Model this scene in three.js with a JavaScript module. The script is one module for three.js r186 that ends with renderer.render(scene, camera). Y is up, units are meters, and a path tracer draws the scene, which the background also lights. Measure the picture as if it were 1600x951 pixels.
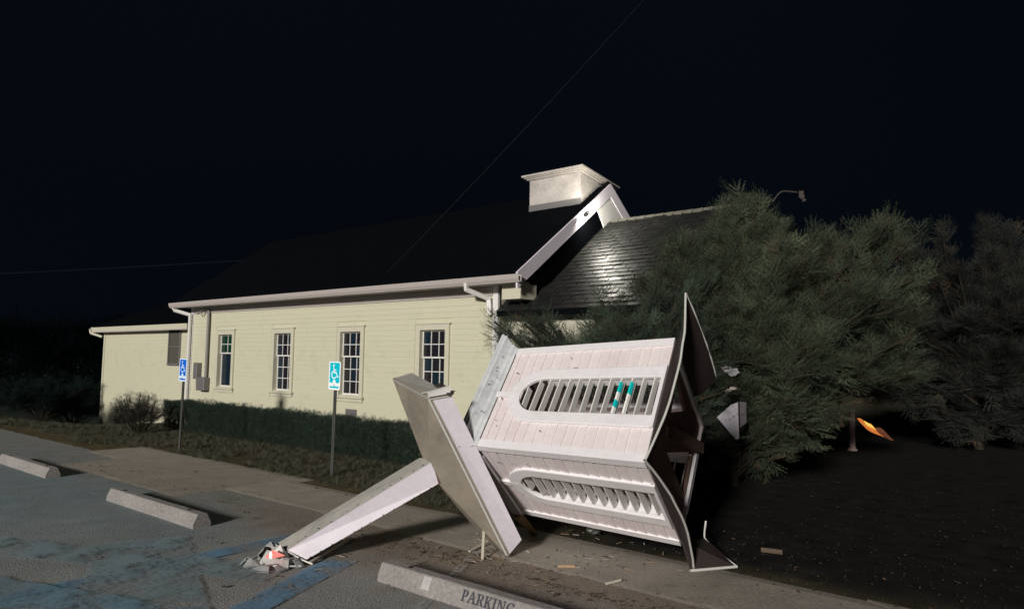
import * as THREE from 'three';
import { mergeGeometries, mergeVertices } from 'three/addons/utils/BufferGeometryUtils.js';
import { RoundedBoxGeometry } from 'three/addons/geometries/RoundedBoxGeometry.js';
import { TextGeometry } from 'three/addons/geometries/TextGeometry.js';
import { FontLoader } from 'three/addons/loaders/FontLoader.js';
import { ImprovedNoise } from 'three/addons/math/ImprovedNoise.js';

/* ---------------------------------------------------------------- camera, sky, sun, exposure */
const scene = new THREE.Scene();
const camera = new THREE.PerspectiveCamera(46.86, 1600 / 951, 0.1, 2000);
camera.position.set(0, 1.8914, 0);
camera.rotation.order = 'YXZ';
camera.rotation.set(0.0792, 0, 0.0145);

const renderer = new THREE.WebGLRenderer({ antialias: true });
renderer.setSize(1024, 608);
renderer.toneMapping = THREE.LinearToneMapping;
renderer.toneMappingExposure = 1;
renderer.shadowMap.enabled = true;

const SUN_AZ = 24 * Math.PI / 180, SUN_EL = 16.5 * Math.PI / 180;
const sunDir = new THREE.Vector3(-Math.sin(SUN_AZ) * Math.cos(SUN_EL), Math.sin(SUN_EL), Math.cos(SUN_AZ) * Math.cos(SUN_EL));
{ // night sky: dark blue, a little lighter towards the horizon
  const w = 256, h = 128, d = new Float32Array(w * h * 4), n = new ImprovedNoise();
  for (let j = 0; j < h; j++) for (let i = 0; i < w; i++) {
    const el = (0.5 - (j + 0.5) / h) * Math.PI, a = (i + 0.5) / w * Math.PI * 2;
    const t = Math.pow(1 - Math.max(0, Math.sin(el)), 2.5);
    const c = 1 + 0.22 * n.noise(Math.cos(a) * 2, Math.sin(el) * 3, Math.sin(a) * 2);
    const k = (j * w + i) * 4;
    d[k] = (0.0007 + 0.0008 * t) * c; d[k + 1] = (0.0013 + 0.0016 * t) * c; d[k + 2] = (0.0028 + 0.0022 * t) * c; d[k + 3] = 1;
  }
  const sky = new THREE.DataTexture(d, w, h, THREE.RGBAFormat, THREE.FloatType);
  sky.mapping = THREE.EquirectangularReflectionMapping; sky.magFilter = THREE.LinearFilter; sky.flipY = false; sky.needsUpdate = true;
  scene.background = sky; scene.environment = sky; scene.environmentIntensity = 1;
}
const sun = new THREE.DirectionalLight(new THREE.Color(1, 0.955, 0.895), 3.3);
sun.position.copy(sunDir).multiplyScalar(60).add(new THREE.Vector3(0, 0, -10));
sun.target.position.set(0, 0, -10);
sun.castShadow = true; sun.shadow.radius = 12;
Object.assign(sun.shadow.camera, { left: -30, right: 30, top: 30, bottom: -30, near: 1, far: 150 });
sun.shadow.mapSize.set(4096, 4096);
scene.add(sun, sun.target);

/* ---------------------------------------------------------------- helpers */
let seed = 12345;
const rnd = () => { seed = (seed * 1664525 + 1013904223) >>> 0; return seed / 4294967296; };
const rr = (a, b) => a + (b - a) * rnd();
const V = (x, y, z) => new THREE.Vector3(x, y, z);
const noise = new ImprovedNoise();
const fbm = (x, y, z = 0, o = 4) => { let s = 0, a = 0.5, f = 1; for (let i = 0; i < o; i++) { s += a * noise.noise(x * f, y * f, z * f + i * 7.3); a *= 0.5; f *= 2.07; } return s; };
const clamp = (x, a, b) => Math.max(a, Math.min(b, x));
const smooth = (a, b, x) => { const t = clamp((x - a) / (b - a), 0, 1); return t * t * (3 - 2 * t); };

// church frame: s runs along the long wall, n runs inward through it
const OX = -13.0927, OZ = -23.0523, DX = 0.7752, DZ = 0.6317, CH_ROT = -0.6838;
const wp = (s, n, y = 0) => V(OX + DX * s + DZ * n, y, OZ + DZ * s - DX * n);
const toSN = (x, z) => [(x - OX) * DX + (z - OZ) * DZ, (x - OX) * DZ - (z - OZ) * DX];
const groundH = (s, n) => -0.083 * clamp(5.2 - s, 0, 9) * smooth(-3.2, -0.6, n);

const names = {};
function numbered(n) { const k = names[n] = (names[n] ?? -1) + 1; return k ? n + '_' + String(k).padStart(3, '0') : n; }
function tag(o, label, category, group) { o.userData.label = label; o.userData.category = category; if (group) o.userData.group = group; return o; }
function thing(name, label, category, pos, turn = 0, group) {
  const o = new THREE.Group(); o.name = numbered(name); o.position.copy(pos); o.rotation.y = turn; scene.add(o);
  return tag(o, label, category, group);
}
function shade(m) { m.castShadow = true; m.receiveShadow = true; return m; }
function part(name, geo, mat, parent, label) {
  const m = shade(new THREE.Mesh(geo, mat)); m.name = name; parent.add(m); if (label) m.userData.label = label; return m;
}
function solo(name, geo, mat, label, category, group) { const m = part(numbered(name), geo, mat, scene); return tag(m, label, category, group); }
function struct(name, geo, mat) { const m = part(numbered(name), geo, mat, scene); m.userData.kind = 'structure'; return m; }

// geometry from polygons (arrays of points); box-projected uv in metres
function boxUV(g) {
  const p = g.attributes.position, n = g.attributes.normal, uv = new Float32Array(p.count * 2);
  for (let i = 0; i < p.count; i++) {
    const ax = Math.abs(n.getX(i)), ay = Math.abs(n.getY(i)), az = Math.abs(n.getZ(i));
    let u, v;
    if (az >= ax && az >= ay) { u = p.getX(i); v = p.getY(i); } else if (ax >= ay) { u = p.getZ(i); v = p.getY(i); } else { u = p.getX(i); v = p.getZ(i); }
    uv[2 * i] = u; uv[2 * i + 1] = v;
  }
  g.setAttribute('uv', new THREE.BufferAttribute(uv, 2)); return g;
}
function polys(list) {
  const a = [];
  for (const f of list) for (let i = 1; i + 1 < f.length; i++) for (const q of [f[0], f[i], f[i + 1]]) a.push(q[0], q[1], q[2]);
  const g = new THREE.BufferGeometry(); g.setAttribute('position', new THREE.Float32BufferAttribute(a, 3)); g.computeVertexNormals();
  return boxUV(g);
}
// hexahedron: 4 points of one face, then the 4 facing ones in the same order; faces turned outward
function hexa(p) {
  const c = [0, 1, 2].map((k) => p.reduce((s, q) => s + q[k], 0) / 8);
  const F = [[0, 1, 2, 3], [4, 5, 6, 7], [0, 1, 5, 4], [1, 2, 6, 5], [2, 3, 7, 6], [3, 0, 4, 7]].map((f) => {
    const q = f.map((i) => p[i]), e = [0, 1, 2].map((k) => q[2][k] - q[0][k]), h = [0, 1, 2].map((k) => q[3][k] - q[1][k]);
    const nx = e[1] * h[2] - e[2] * h[1], ny = e[2] * h[0] - e[0] * h[2], nz = e[0] * h[1] - e[1] * h[0];
    const m = [0, 1, 2].map((k) => (q[0][k] + q[1][k] + q[2][k] + q[3][k]) / 4 - c[k]);
    return nx * m[0] + ny * m[1] + nz * m[2] < 0 ? q.reverse() : q;
  });
  return polys(F);
}
const box = (x0, x1, y0, y1, z0, z1) => hexa([[x0, y0, z0], [x1, y0, z0], [x1, y1, z0], [x0, y1, z0], [x0, y0, z1], [x1, y0, z1], [x1, y1, z1], [x0, y1, z1]]);
function slab(pts, off) { // polygon (3 or more points) given a thickness vector
  const b = pts.map((q) => [q[0] + off[0], q[1] + off[1], q[2] + off[2]]), f = [pts.slice(), b.slice().reverse()];
  for (let i = 0; i < pts.length; i++) { const j = (i + 1) % pts.length; f.push([pts[j], pts[i], b[i], b[j]]); }
  return polys(f);
}
function gridSolid(fn, na, nb, off) { // curved sheet with thickness
  const f = [], P = (i, j) => fn(i / na, j / nb), Q = (i, j) => P(i, j).map((v, k) => v + off[k]);
  for (let i = 0; i < na; i++) for (let j = 0; j < nb; j++) {
    f.push([P(i, j), P(i + 1, j), P(i + 1, j + 1), P(i, j + 1)]); f.push([Q(i, j + 1), Q(i + 1, j + 1), Q(i + 1, j), Q(i, j)]);
    if (i === 0) f.push([P(0, j), P(0, j + 1), Q(0, j + 1), Q(0, j)]);
    if (i === na - 1) f.push([P(na, j + 1), P(na, j), Q(na, j), Q(na, j + 1)]);
    if (j === 0) f.push([P(i + 1, 0), P(i, 0), Q(i, 0), Q(i + 1, 0)]);
    if (j === nb - 1) f.push([P(i, nb), P(i + 1, nb), Q(i + 1, nb), Q(i, nb)]);
  }
  return polys(f);
}
function bar(a, b, r0, r1 = r0, n = 6) {
  const A = V(...a), B = V(...b), d = B.clone().sub(A), g = new THREE.CylinderGeometry(r1, r0, d.length(), n, 1);
  g.applyQuaternion(new THREE.Quaternion().setFromUnitVectors(V(0, 1, 0), d.clone().normalize()));
  const c = A.add(B).multiplyScalar(0.5); return g.translate(c.x, c.y, c.z);
}
const tube = (pts, r, seg = 24, rad = 6, tension = 0.3) => new THREE.TubeGeometry(new THREE.CatmullRomCurve3(pts.map((q) => V(...q)), false, 'catmullrom', tension), seg, r, rad);
const flat = (g) => (g.index ? g.toNonIndexed() : g);
const merge = (l) => mergeGeometries(l.map((g) => { g = flat(g); for (const k of Object.keys(g.attributes)) if (!['position', 'normal', 'uv'].includes(k)) g.deleteAttribute(k); if (!g.attributes.uv) boxUV(g); return g; }));

/* ---------------------------------------------------------------- textures and materials */
function tex(size, fn, rep, srgb = false) {
  const d = new Uint8Array(size * size * 4);
  for (let j = 0; j < size; j++) for (let i = 0; i < size; i++) {
    const c = fn(i / size, j / size, i, j), k = (j * size + i) * 4;
    d[k] = clamp(c[0], 0, 1) * 255; d[k + 1] = clamp(c[1], 0, 1) * 255; d[k + 2] = clamp(c[2], 0, 1) * 255; d[k + 3] = 255;
  }
  const t = new THREE.DataTexture(d, size, size); t.wrapS = t.wrapT = THREE.RepeatWrapping; t.magFilter = THREE.LinearFilter; t.minFilter = THREE.LinearMipmapLinearFilter; t.generateMipmaps = true;
  if (srgb) t.colorSpace = THREE.SRGBColorSpace; t.repeat.set(rep, rep); t.needsUpdate = true; return t;
}
// tileable fbm: noise sampled on a torus-like blend
const tfbm = (u, v, f, o, z = 0) => { const a = (x, y) => fbm(x * f, y * f, z, o); const b = smooth(0, 1, u), c = smooth(0, 1, v); return (a(u, v) * (1 - b) + a(u - 1, v) * b) * (1 - c) + (a(u, v - 1) * (1 - b) + a(u - 1, v - 1) * b) * c; };
const asphaltMap = tex(1024, (u, v) => { const g = tfbm(u, v, 60, 3) * 0.5, m = tfbm(u, v, 6, 4, 3) * 0.5, sp = rnd(); const k = 0.72 + g * 0.9 + m * 0.5 + (sp > 0.985 ? 0.3 : sp < 0.02 ? -0.3 : (sp - 0.5) * 0.16); return [k, k, k]; }, 0.5);
const asphaltBump = tex(512, (u, v) => { const k = 0.5 + tfbm(u, v, 70, 3, 9) * 0.9 + (rnd() - 0.5) * 0.25; return [k, k, k]; }, 0.9);
const grimeMap = tex(512, (u, v) => { const g = tfbm(u, v, 5, 5, 1), f = tfbm(u, v, 30, 3, 5); const k = 0.93 + 0.25 * Math.min(0, g + 0.06) + 0.12 * f; const s = Math.max(0, -f - 0.42) * 1.6; return [k - s, k - s * 1.05, k * 0.995 - s * 1.1]; }, 0.55);
const stainMap = tex(512, (u, v) => { const g = tfbm(u, v, 4, 5, 2), f = tfbm(u, v, 24, 4, 4); const k = 0.84 + g * 0.55 + f * 0.25; return [k, k * (0.99 - 0.05 * g), k * (0.97 - 0.1 * g)]; }, 0.7);
const soilMap = tex(512, (u, v) => { const g = tfbm(u, v, 8, 5, 6), f = rnd(); const k = 0.7 + g * 0.8 + (f - 0.5) * 0.5; return [k, k * (0.98 + 0.1 * g), k * 0.95]; }, 0.4);
const woodMap = tex(256, (u, v) => { const g = fbm(u * 3, v * 40, 2, 3); const k = 0.8 + g * 0.5; return [k, k, k]; }, 1.3);
const wornAlpha = tex(512, (u, v) => { const g = tfbm(u, v, 5, 5, 12) + 0.5 * tfbm(u, v, 40, 3, 14); const k = smooth(-0.32, 0.25, g) * 0.85 + (rnd() - 0.5) * 0.2; return [k, k, k]; }, 0.6);

const lin = (r, g, b) => new THREE.Color().setRGB(r, g, b);
const std = (r, g, b, rough = 0.8, o = {}) => new THREE.MeshStandardMaterial({ color: lin(r, g, b), roughness: rough, ...o });
const M = {
  cream: [std(0.625, 0.605, 0.455, 0.5, { map: grimeMap }), std(0.635, 0.615, 0.465, 0.45, { map: grimeMap }), std(0.615, 0.595, 0.45, 0.55, { map: grimeMap })],
  creamTrim: std(0.62, 0.595, 0.47, 0.5, { map: grimeMap }),
  fascia: std(0.50, 0.45, 0.43, 0.5, { map: grimeMap }),
  whiteTrim: std(0.78, 0.76, 0.74, 0.5, { map: grimeMap }),
  stump: std(0.53, 0.49, 0.47, 0.6, { map: stainMap }),
  pink: [std(0.84, 0.755, 0.765, 0.5, { map: grimeMap }), std(0.86, 0.78, 0.785, 0.48, { map: grimeMap }), std(0.82, 0.73, 0.745, 0.55, { map: grimeMap })],
  belTrim: std(0.85, 0.82, 0.845, 0.5, { map: grimeMap }),
  crown: std(0.72, 0.75, 0.79, 0.5, { map: stainMap }),
  capFascia: std(0.84, 0.78, 0.86, 0.45, { map: grimeMap }),
  capRoof: std(0.34, 0.30, 0.245, 0.7, { map: stainMap }),
  postTop: std(0.46, 0.45, 0.42, 0.6, { map: stainMap }),
  brim: std(0.030, 0.019, 0.018, 0.75, { map: stainMap, side: THREE.DoubleSide }),
  brownWood: std(0.17, 0.10, 0.075, 0.85, { map: woodMap }),
  rawWood: std(0.50, 0.34, 0.20, 0.85, { map: woodMap }),
  paleWood: std(0.62, 0.56, 0.46, 0.8, { map: woodMap }),
  drip: std(0.66, 0.66, 0.62, 0.35, { metalness: 0.1 }),
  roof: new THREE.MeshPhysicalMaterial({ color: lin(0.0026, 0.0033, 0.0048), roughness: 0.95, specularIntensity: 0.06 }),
  vestRoof: [std(0.014, 0.0143, 0.0135, 0.46), std(0.020, 0.020, 0.018, 0.42), std(0.010, 0.0102, 0.0098, 0.52)],
  ridge: std(0.13, 0.125, 0.10, 0.7),
  glass: new THREE.MeshPhysicalMaterial({ color: lin(0.016, 0.015, 0.019), roughness: 0.08, clearcoat: 0.3 }),
  glassBlue: new THREE.MeshPhysicalMaterial({ color: lin(0.010, 0.020, 0.032), roughness: 0.08 }),
  glassGreen: new THREE.MeshPhysicalMaterial({ color: lin(0.008, 0.035, 0.022), roughness: 0.1 }),
  shutter: std(0.075, 0.07, 0.055, 0.8),
  greyMetal: std(0.20, 0.19, 0.19, 0.5, { metalness: 0.3 }),
  conduit: std(0.22, 0.21, 0.20, 0.5, { metalness: 0.2 }),
  galv: std(0.20, 0.20, 0.19, 0.45, { metalness: 0.5, map: stainMap }),
  concrete: std(0.40, 0.375, 0.36, 0.9, { map: asphaltMap, bumpMap: asphaltBump, bumpScale: 0.004 }),
  walk: [0, 1, 2].map((i) => std(0.41 + i * 0.03, 0.37 + i * 0.026, 0.31 + i * 0.022, 0.92, { map: asphaltMap, bumpMap: asphaltBump, bumpScale: 0.004 })),
  black: std(0.02, 0.02, 0.022, 0.7),
  bark: new THREE.MeshPhysicalMaterial({ color: lin(0.030, 0.025, 0.019), roughness: 1, specularIntensity: 0.1 }),
};

/* ---------------------------------------------------------------- ground */
{ // one sheet to the horizon, finer near the camera
  const n = 220, pos = [], col = [], idx = [], half = 500;
  const g1 = (t) => Math.sign(t) * (Math.abs(t) * 0.06 + Math.pow(Math.abs(t), 4) * 0.94) * half;
  for (let j = 0; j <= n; j++) for (let i = 0; i <= n; i++) {
    const s = g1(i / n * 2 - 1) + 15, q = g1(j / n * 2 - 1) - 2, w = wp(s, q, groundH(s, q) - 0.012);
    pos.push(w.x, w.y, w.z);
    const f = fbm(s * 0.35, q * 0.35, 1, 4), bedShade = smooth(19.2, 21, s) * smooth(-3.6, -2.6, q + f);
    const grass = smooth(-3.4, -2.2, q + f * 2);
    const lf = smooth(8, 3, s); let r = 0.10 - 0.06 * lf + f * 0.04, gg = 0.095 - 0.035 * lf + f * 0.045, b = 0.062 - 0.012 * lf + f * 0.02;
    r += (0.17 - r) * (1 - grass) * 0.8; gg += (0.14 - gg) * (1 - grass) * 0.8; b += (0.08 - b) * (1 - grass) * 0.8;
    r += (0.024 - r) * bedShade; gg += (0.0235 - gg) * bedShade; b += (0.024 - b) * bedShade;  // right-hand soil coloured darker to stand in for missing light
    col.push(r, gg, b);
  }
  for (let j = 0; j < n; j++) for (let i = 0; i < n; i++) { const a = j * (n + 1) + i, b = a + 1, c = a + n + 1, d = c + 1; idx.push(a, b, d, a, d, c); }
  const g = new THREE.BufferGeometry(); g.setAttribute('position', new THREE.Float32BufferAttribute(pos, 3)); g.setAttribute('color', new THREE.Float32BufferAttribute(col, 3)); g.setIndex(idx); g.computeVertexNormals();
  const uv = []; for (let i = 0; i < pos.length; i += 3) uv.push(pos[i], pos[i + 2]); g.setAttribute('uv', new THREE.Float32BufferAttribute(uv, 2));
  if (g.attributes.normal.getY(0) < 0) { const k = g.index.array; for (let i = 0; i < k.length; i += 3) { const t = k[i]; k[i] = k[i + 1]; k[i + 1] = t; } g.computeVertexNormals(); }
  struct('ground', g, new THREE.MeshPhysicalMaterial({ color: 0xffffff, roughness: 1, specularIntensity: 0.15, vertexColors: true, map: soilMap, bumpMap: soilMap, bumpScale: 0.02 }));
}
{ // parking lot sheet: worn tar and chip, muddy towards the walkway, its ragged far edge running into the soil
  const s0 = -6, s1 = 46, n0 = -26, n1 = -3.9, ds = 0.13, ns = Math.round((s1 - s0) / ds), nn = Math.round((n1 - n0) / ds), pos = [], col = [], idx = [], uv = [];
  for (let j = 0; j <= nn; j++) for (let i = 0; i <= ns; i++) {
    let s = s0 + i * ds, n = n0 + j * ds; if (j === nn) n += 0.12 * fbm(s * 2.2, 3, 0, 3);
    const f = fbm(s * 0.5, n * 0.5, 4, 5), h = fbm(s * 2.3, n * 2.3, 8, 4), e = fbm(s * 0.9, n * 2.5, 11, 4);
    const w = wp(s, n, 0.001 + 0.004 * h); pos.push(w.x, w.y, w.z); uv.push(w.x, w.z);
    const mud = smooth(-5.6, -4.6, n + e * 0.9) * (0.45 + 0.55 * smooth(16, 19, s + f * 3)), dirt = smooth(0.05, 0.3, h) * 0.5;
    let r = 0.40 + f * 0.10, g = 0.40 + f * 0.10, b = 0.385 + f * 0.09;
    const left = smooth(19.6, 14, s + f * 2); r += (0.25 - r) * left * 0.85; g += (0.34 - g) * left * 0.85; b += (0.375 - b) * left * 0.85;  // left part tinted blue-green: haze painted into the lot colour
    const far = smooth(-5.0, -7.5, n); r *= 1 + 0.12 * far; g *= 1 + 0.12 * far; b *= 1 + 0.12 * far;
    const m = clamp(mud + dirt * 0.4, 0, 1); r += (0.34 - r) * m; g += (0.275 - g) * m; b += (0.215 - b) * m;
    col.push(r, g, b);
  }
  for (let j = 0; j < nn; j++) for (let i = 0; i < ns; i++) { const a = j * (ns + 1) + i, b = a + 1, c = a + ns + 1, d = c + 1; idx.push(a, b, d, a, d, c); }
  const g = new THREE.BufferGeometry(); g.setAttribute('position', new THREE.Float32BufferAttribute(pos, 3)); g.setAttribute('color', new THREE.Float32BufferAttribute(col, 3)); g.setAttribute('uv', new THREE.Float32BufferAttribute(uv, 2)); g.setIndex(idx); g.computeVertexNormals();
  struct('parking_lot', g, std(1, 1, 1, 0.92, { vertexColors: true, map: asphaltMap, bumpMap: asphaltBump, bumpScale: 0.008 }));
}
{ // worn paint on the lot
  const strip = (pts, w, y) => { // ragged ribbon through (s, n) points
    const f = [], P = [];
    const L = []; for (let i = 0; i + 1 < pts.length; i++) for (let k = 0; k < 24; k++) L.push([pts[i][0] + (pts[i + 1][0] - pts[i][0]) * k / 24, pts[i][1] + (pts[i + 1][1] - pts[i][1]) * k / 24]); L.push(pts[pts.length - 1]);
    L.forEach((q, i) => { const a = L[Math.max(0, i - 1)], b = L[Math.min(L.length - 1, i + 1)], d = Math.hypot(b[0] - a[0], b[1] - a[1]), nx = -(b[1] - a[1]) / d, ny = (b[0] - a[0]) / d, ww = w * (0.5 + 0.12 * fbm(i * 0.7, w, 2, 2)); const p = wp(q[0] + nx * ww, q[1] + ny * ww, y), r = wp(q[0] - nx * ww, q[1] - ny * ww, y); P.push([[p.x, p.y, p.z], [r.x, r.y, r.z]]); });
    for (let i = 0; i + 1 < P.length; i++) f.push([P[i][1], P[i + 1][1], P[i + 1][0], P[i][0]]);
    const g = polys(f), n = g.attributes.normal; for (let i = 0; i < n.count; i++) n.setXYZ(i, 0, 1, 0); return boxUV(g);
  };
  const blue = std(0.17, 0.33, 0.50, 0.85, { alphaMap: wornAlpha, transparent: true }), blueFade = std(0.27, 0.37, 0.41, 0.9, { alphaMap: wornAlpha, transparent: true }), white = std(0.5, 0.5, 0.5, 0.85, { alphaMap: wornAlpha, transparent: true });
  struct('painted_marking', strip([[19.26, -5.35], [19.5, -5.95], [19.85, -6.75], [20.2, -7.6]], 0.30, 0.014), blue);
  struct('painted_marking', strip([[18.2, -5.0], [18.2, -7.2], [18.35, -9.2]], 0.26, 0.014), blue);
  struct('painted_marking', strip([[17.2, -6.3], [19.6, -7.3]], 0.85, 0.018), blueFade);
  struct('painted_marking', strip([[17.3, -8.2], [20.3, -7.1]], 0.9, 0.026), std(0.21, 0.36, 0.46, 0.9, { alphaMap: wornAlpha, transparent: true }));  // worn blue paint widened here to carry bluish haze over the lot
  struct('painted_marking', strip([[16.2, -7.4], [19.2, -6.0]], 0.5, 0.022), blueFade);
  struct('painted_marking', strip([[20.0, -4.3], [20.37, -5.04], [20.55, -5.4]], 0.085, 0.014), white);
  struct('painted_marking', strip([[20.66, -5.62], [21.6, -7.6]], 0.085, 0.014), white);
}
{ // walkway of concrete slabs between the lot and the grass; wider pad at its left end
  const root = new THREE.Group(); root.name = 'sidewalk'; root.userData.kind = 'structure'; scene.add(root);
  const put = (sa, sb, na, nb, m) => {
    const J = () => rr(-0.008, 0.008), y = 0.006 + rr(0, 0.002), c = [[sa + 0.006, na], [sb - 0.006, na], [sb - 0.006, nb], [sa + 0.006, nb]].map(([s, n]) => { const w = wp(s + J(), n + J() * 4, y); return [w.x, w.y + J() * 0.1, w.z]; });
    const mx = c.reduce((t, q) => t + q[0], 0) / 4, mz = c.reduce((t, q) => t + q[2], 0) / 4; part('slab', hexa([...c, ...c.map((q) => [q[0] + (q[0] - mx) * 0.4, -0.010, q[2] + (q[2] - mz) * 0.4])]), m, root);
  };
  for (let s = 15.1; s < 34; s += 1.2) put(s, s + 1.2, -4.22, -3.36, M.walk[Math.floor(rnd() * 3)]);
  for (let s = 9.7; s < 15; s += 1.35) { put(s, Math.min(s + 1.35, 15.09), -4.05, -3.1, M.walk[Math.floor(rnd() * 3)]); if (s > 10.5) put(s, Math.min(s + 1.35, 15.09), -4.95, -4.06, M.walk[Math.floor(rnd() * 2)]); }
}

/* ---------------------------------------------------------------- church */
const church = thing('church', 'white clapboard chapel with dark gable roof and small-paned windows behind the hedge', 'church', V(OX, 0, OZ), CH_ROT);
const S0 = 5.3, S1 = 16.57, WH = 3.22, RS = 17.3, EN = -0.35, EY = 3.36, RN = 2.6, PITCH = 0.72, RY = EY + PITCH * (RN - EN), BN = 2 * RN;
const wins = [[6.85, 'odd'], [9.50, ''], [12.07, ''], [14.59, '']], WB = 1.094, WT = 2.455, WW = 0.69;
{
  const sh = new THREE.Shape([[S0, -0.3], [S1, -0.3], [S1, WH], [S0, WH]].map((q) => new THREE.Vector2(...q)));
  for (const [s] of wins) sh.holes.push(new THREE.Path([[s, WB], [s, WT], [s + WW, WT], [s + WW, WB]].map((q) => new THREE.Vector2(...q))));
  const g = new THREE.ExtrudeGeometry(sh, { depth: 0.16, bevelEnabled: false }).translate(0, 0, -0.162);
  const wall = part('front_wall', g, M.cream[0], church);
  // lapped boards, cut round the window casings
  const EXP = 0.108, C = 0.16;
  for (let y = -0.02, k = 0; y < WH - 0.02; y += EXP, k++) {
    const y1 = Math.min(y + EXP + 0.006, WH);
    const cuts = [S0 + 0.12]; if (y1 > WB - 0.16 && y < WT + 0.14) for (const [s] of wins) cuts.push(s - C, s + WW + C); cuts.push(S1 - 0.11);
    for (let i = 0; i < cuts.length; i += 2) {
      let a = cuts[i]; const b = cuts[i + 1];
      while (a < b) { // butt joints between boards
        let e = Math.min(b, a + rr(3.0, 4.9)); if (b - e < 0.6) e = b;
        const o = rr(0, 0.004);
        part('clapboard', hexa([[a, y, 0.0105 + o * 0.5], [e - 0.002, y, 0.0105 + o * 0.5], [e - 0.002, y1, 0.005], [a, y1, 0.005], [a, y, 0], [e - 0.002, y, 0], [e - 0.002, y1, 0], [a, y1, 0]]), M.cream[Math.floor(rnd() * 3)], wall);
        a = e;
      }
    }
  }
  part('back_wall', box(S0, S1, -0.3, WH, -BN, -BN + 0.16), M.cream[1], church);
  const gable = (s, t, name) => part(name, slab([[s, -0.3, 0], [s, WH + 0.05, 0], [s, EY + PITCH * (RN - EN) - 0.2, -RN], [s, WH + 0.05, -BN], [s, -0.3, -BN]], [t, 0, 0]), M.creamTrim, church);
  gable(S0 + 0.002, 0.14, 'rear_gable_wall'); gable(S1 - 0.002, -0.14, 'front_gable_wall');
  for (const [a, b] of [[S0 - 0.02, S0 + 0.115], [S1 - 0.105, S1 + 0.02]]) part('corner_board', box(a, b, -0.1, WH, -0.02, 0.03), M.whiteTrim, church);
  part('frieze_board', box(S0 + 0.12, S1 - 0.11, WH - 0.17, WH - 0.004, 0.0, 0.035), M.fascia, church);
  part('soffit', box(S0 - 0.35, RS - 0.02, WH, WH + 0.02, 0, -EN), M.fascia, church);
  part('fascia_board', box(S0 - 0.38, RS + 0.02, WH - 0.02, EY - 0.02, -EN + 0.001, -EN + 0.028), M.fascia, church);
  { // gutter: open trough with a rolled lip
    const pr = [[0.03, 0.13], [0.03, 0.005], [0.08, 0.0], [0.115, 0.06], [0.12, 0.13], [0.128, 0.135], [0.128, 0.122], [0.112, 0.055], [0.075, 0.012], [0.038, 0.016], [0.036, 0.13]];
    const x0 = S0 - 0.45, x1 = RS + 0.1, f = [], P = (x) => pr.map(([z, y]) => [x, y + EY - 0.155, z - EN]); const A = P(x0), B = P(x1);
    for (let i = 0; i < pr.length; i++) { const j = (i + 1) % pr.length; f.push([A[i], B[i], B[j], A[j]]); }
    for (const E of [A, B]) f.push([E[0], E[1], E[9], E[10]], [E[1], E[2], E[8], E[9]], [E[2], E[3], E[7], E[8]], [E[3], E[4], E[6], E[7]]);
    f.push([A[0], A[1], A[2], A[3], A[4]]);
    part('gutter', polys(f), M.fascia, church);
  }
  const dsp = (pts) => merge(pts.slice(1).map((q, i) => { const a = V(...pts[i]), b = V(...q), d = b.clone().sub(a), g = new RoundedBoxGeometry(0.085, d.length() + 0.05, 0.065, 1, 0.012); g.applyQuaternion(new THREE.Quaternion().setFromUnitVectors(V(0, 1, 0), d.normalize())); const c = a.add(b).multiplyScalar(0.5); return g.translate(c.x, c.y, c.z); }));
  part('downspout', dsp([[16.16, 3.27, 0.42], [16.17, 3.14, 0.41], [16.42, 2.99, 0.09], [16.44, 2.72, 0.085]]), M.whiteTrim, church);
  part('downspout', dsp([[4.98, 3.24, 0.40], [5.02, 3.14, 0.36], [5.36, 3.02, 0.09], [5.36, 0.1, 0.09]]), M.whiteTrim, church);
  // boxed eave return at the front corner
  part('eave_return', box(S1 + 0.25, RS - 0.06, 2.95, WH - 0.003, -0.25, 0.20), M.creamTrim, church);
  // main roof, two slopes with shingle courses on the visible one
  const sx0 = S0 - 0.4, T = 0.07;
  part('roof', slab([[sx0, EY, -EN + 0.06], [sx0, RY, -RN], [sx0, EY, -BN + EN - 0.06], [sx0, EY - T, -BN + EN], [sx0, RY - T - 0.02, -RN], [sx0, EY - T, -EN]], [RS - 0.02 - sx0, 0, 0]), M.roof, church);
  const sl = Math.hypot(RN - EN, RY - EY), dir = [(RY - EY) / sl, -(RN - EN) / sl], nr = [-dir[1], dir[0]], rows = 25, list = [];
  for (let r = 0; r < rows; r++) for (let s = sx0 - (r % 2) * 0.15; s < RS; s += 0.3) {
    const a = Math.max(sx0, s), b = Math.min(RS, s + 0.296); if (b - a < 0.02) continue;
    const t0 = r * sl / rows - 0.01, t1 = (r + 1.1) * sl / rows, h = 0.011 + rr(0, 0.004), P = (t, hh) => [EY + 0.0 + dir[0] * t + nr[0] * hh, -EN + dir[1] * t + nr[1] * hh];
    const q = [P(t0, h), P(t1, 0.004), P(t1, 0.001), P(t0, 0.001)];
    list.push(slab(q.map(([y, z]) => [a, y, z]), [b - a, 0, 0]));
  }
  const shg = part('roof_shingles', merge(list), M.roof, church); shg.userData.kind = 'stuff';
  // rake boards and their soffits at the front gable
  const rake = (sg, name) => part(name, slab([[RS, EY + 0.02, sg > 0 ? -EN + 0.06 : -BN + EN - 0.06], [RS, RY + 0.03, -RN], [RS, RY - 0.24, -RN], [RS, EY - 0.27, sg > 0 ? -EN + 0.06 : -BN + EN - 0.06]], [0.035, 0, 0]), M.capFascia, church);
  rake(1, 'rake_board'); rake(-1, 'rake_board');
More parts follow.
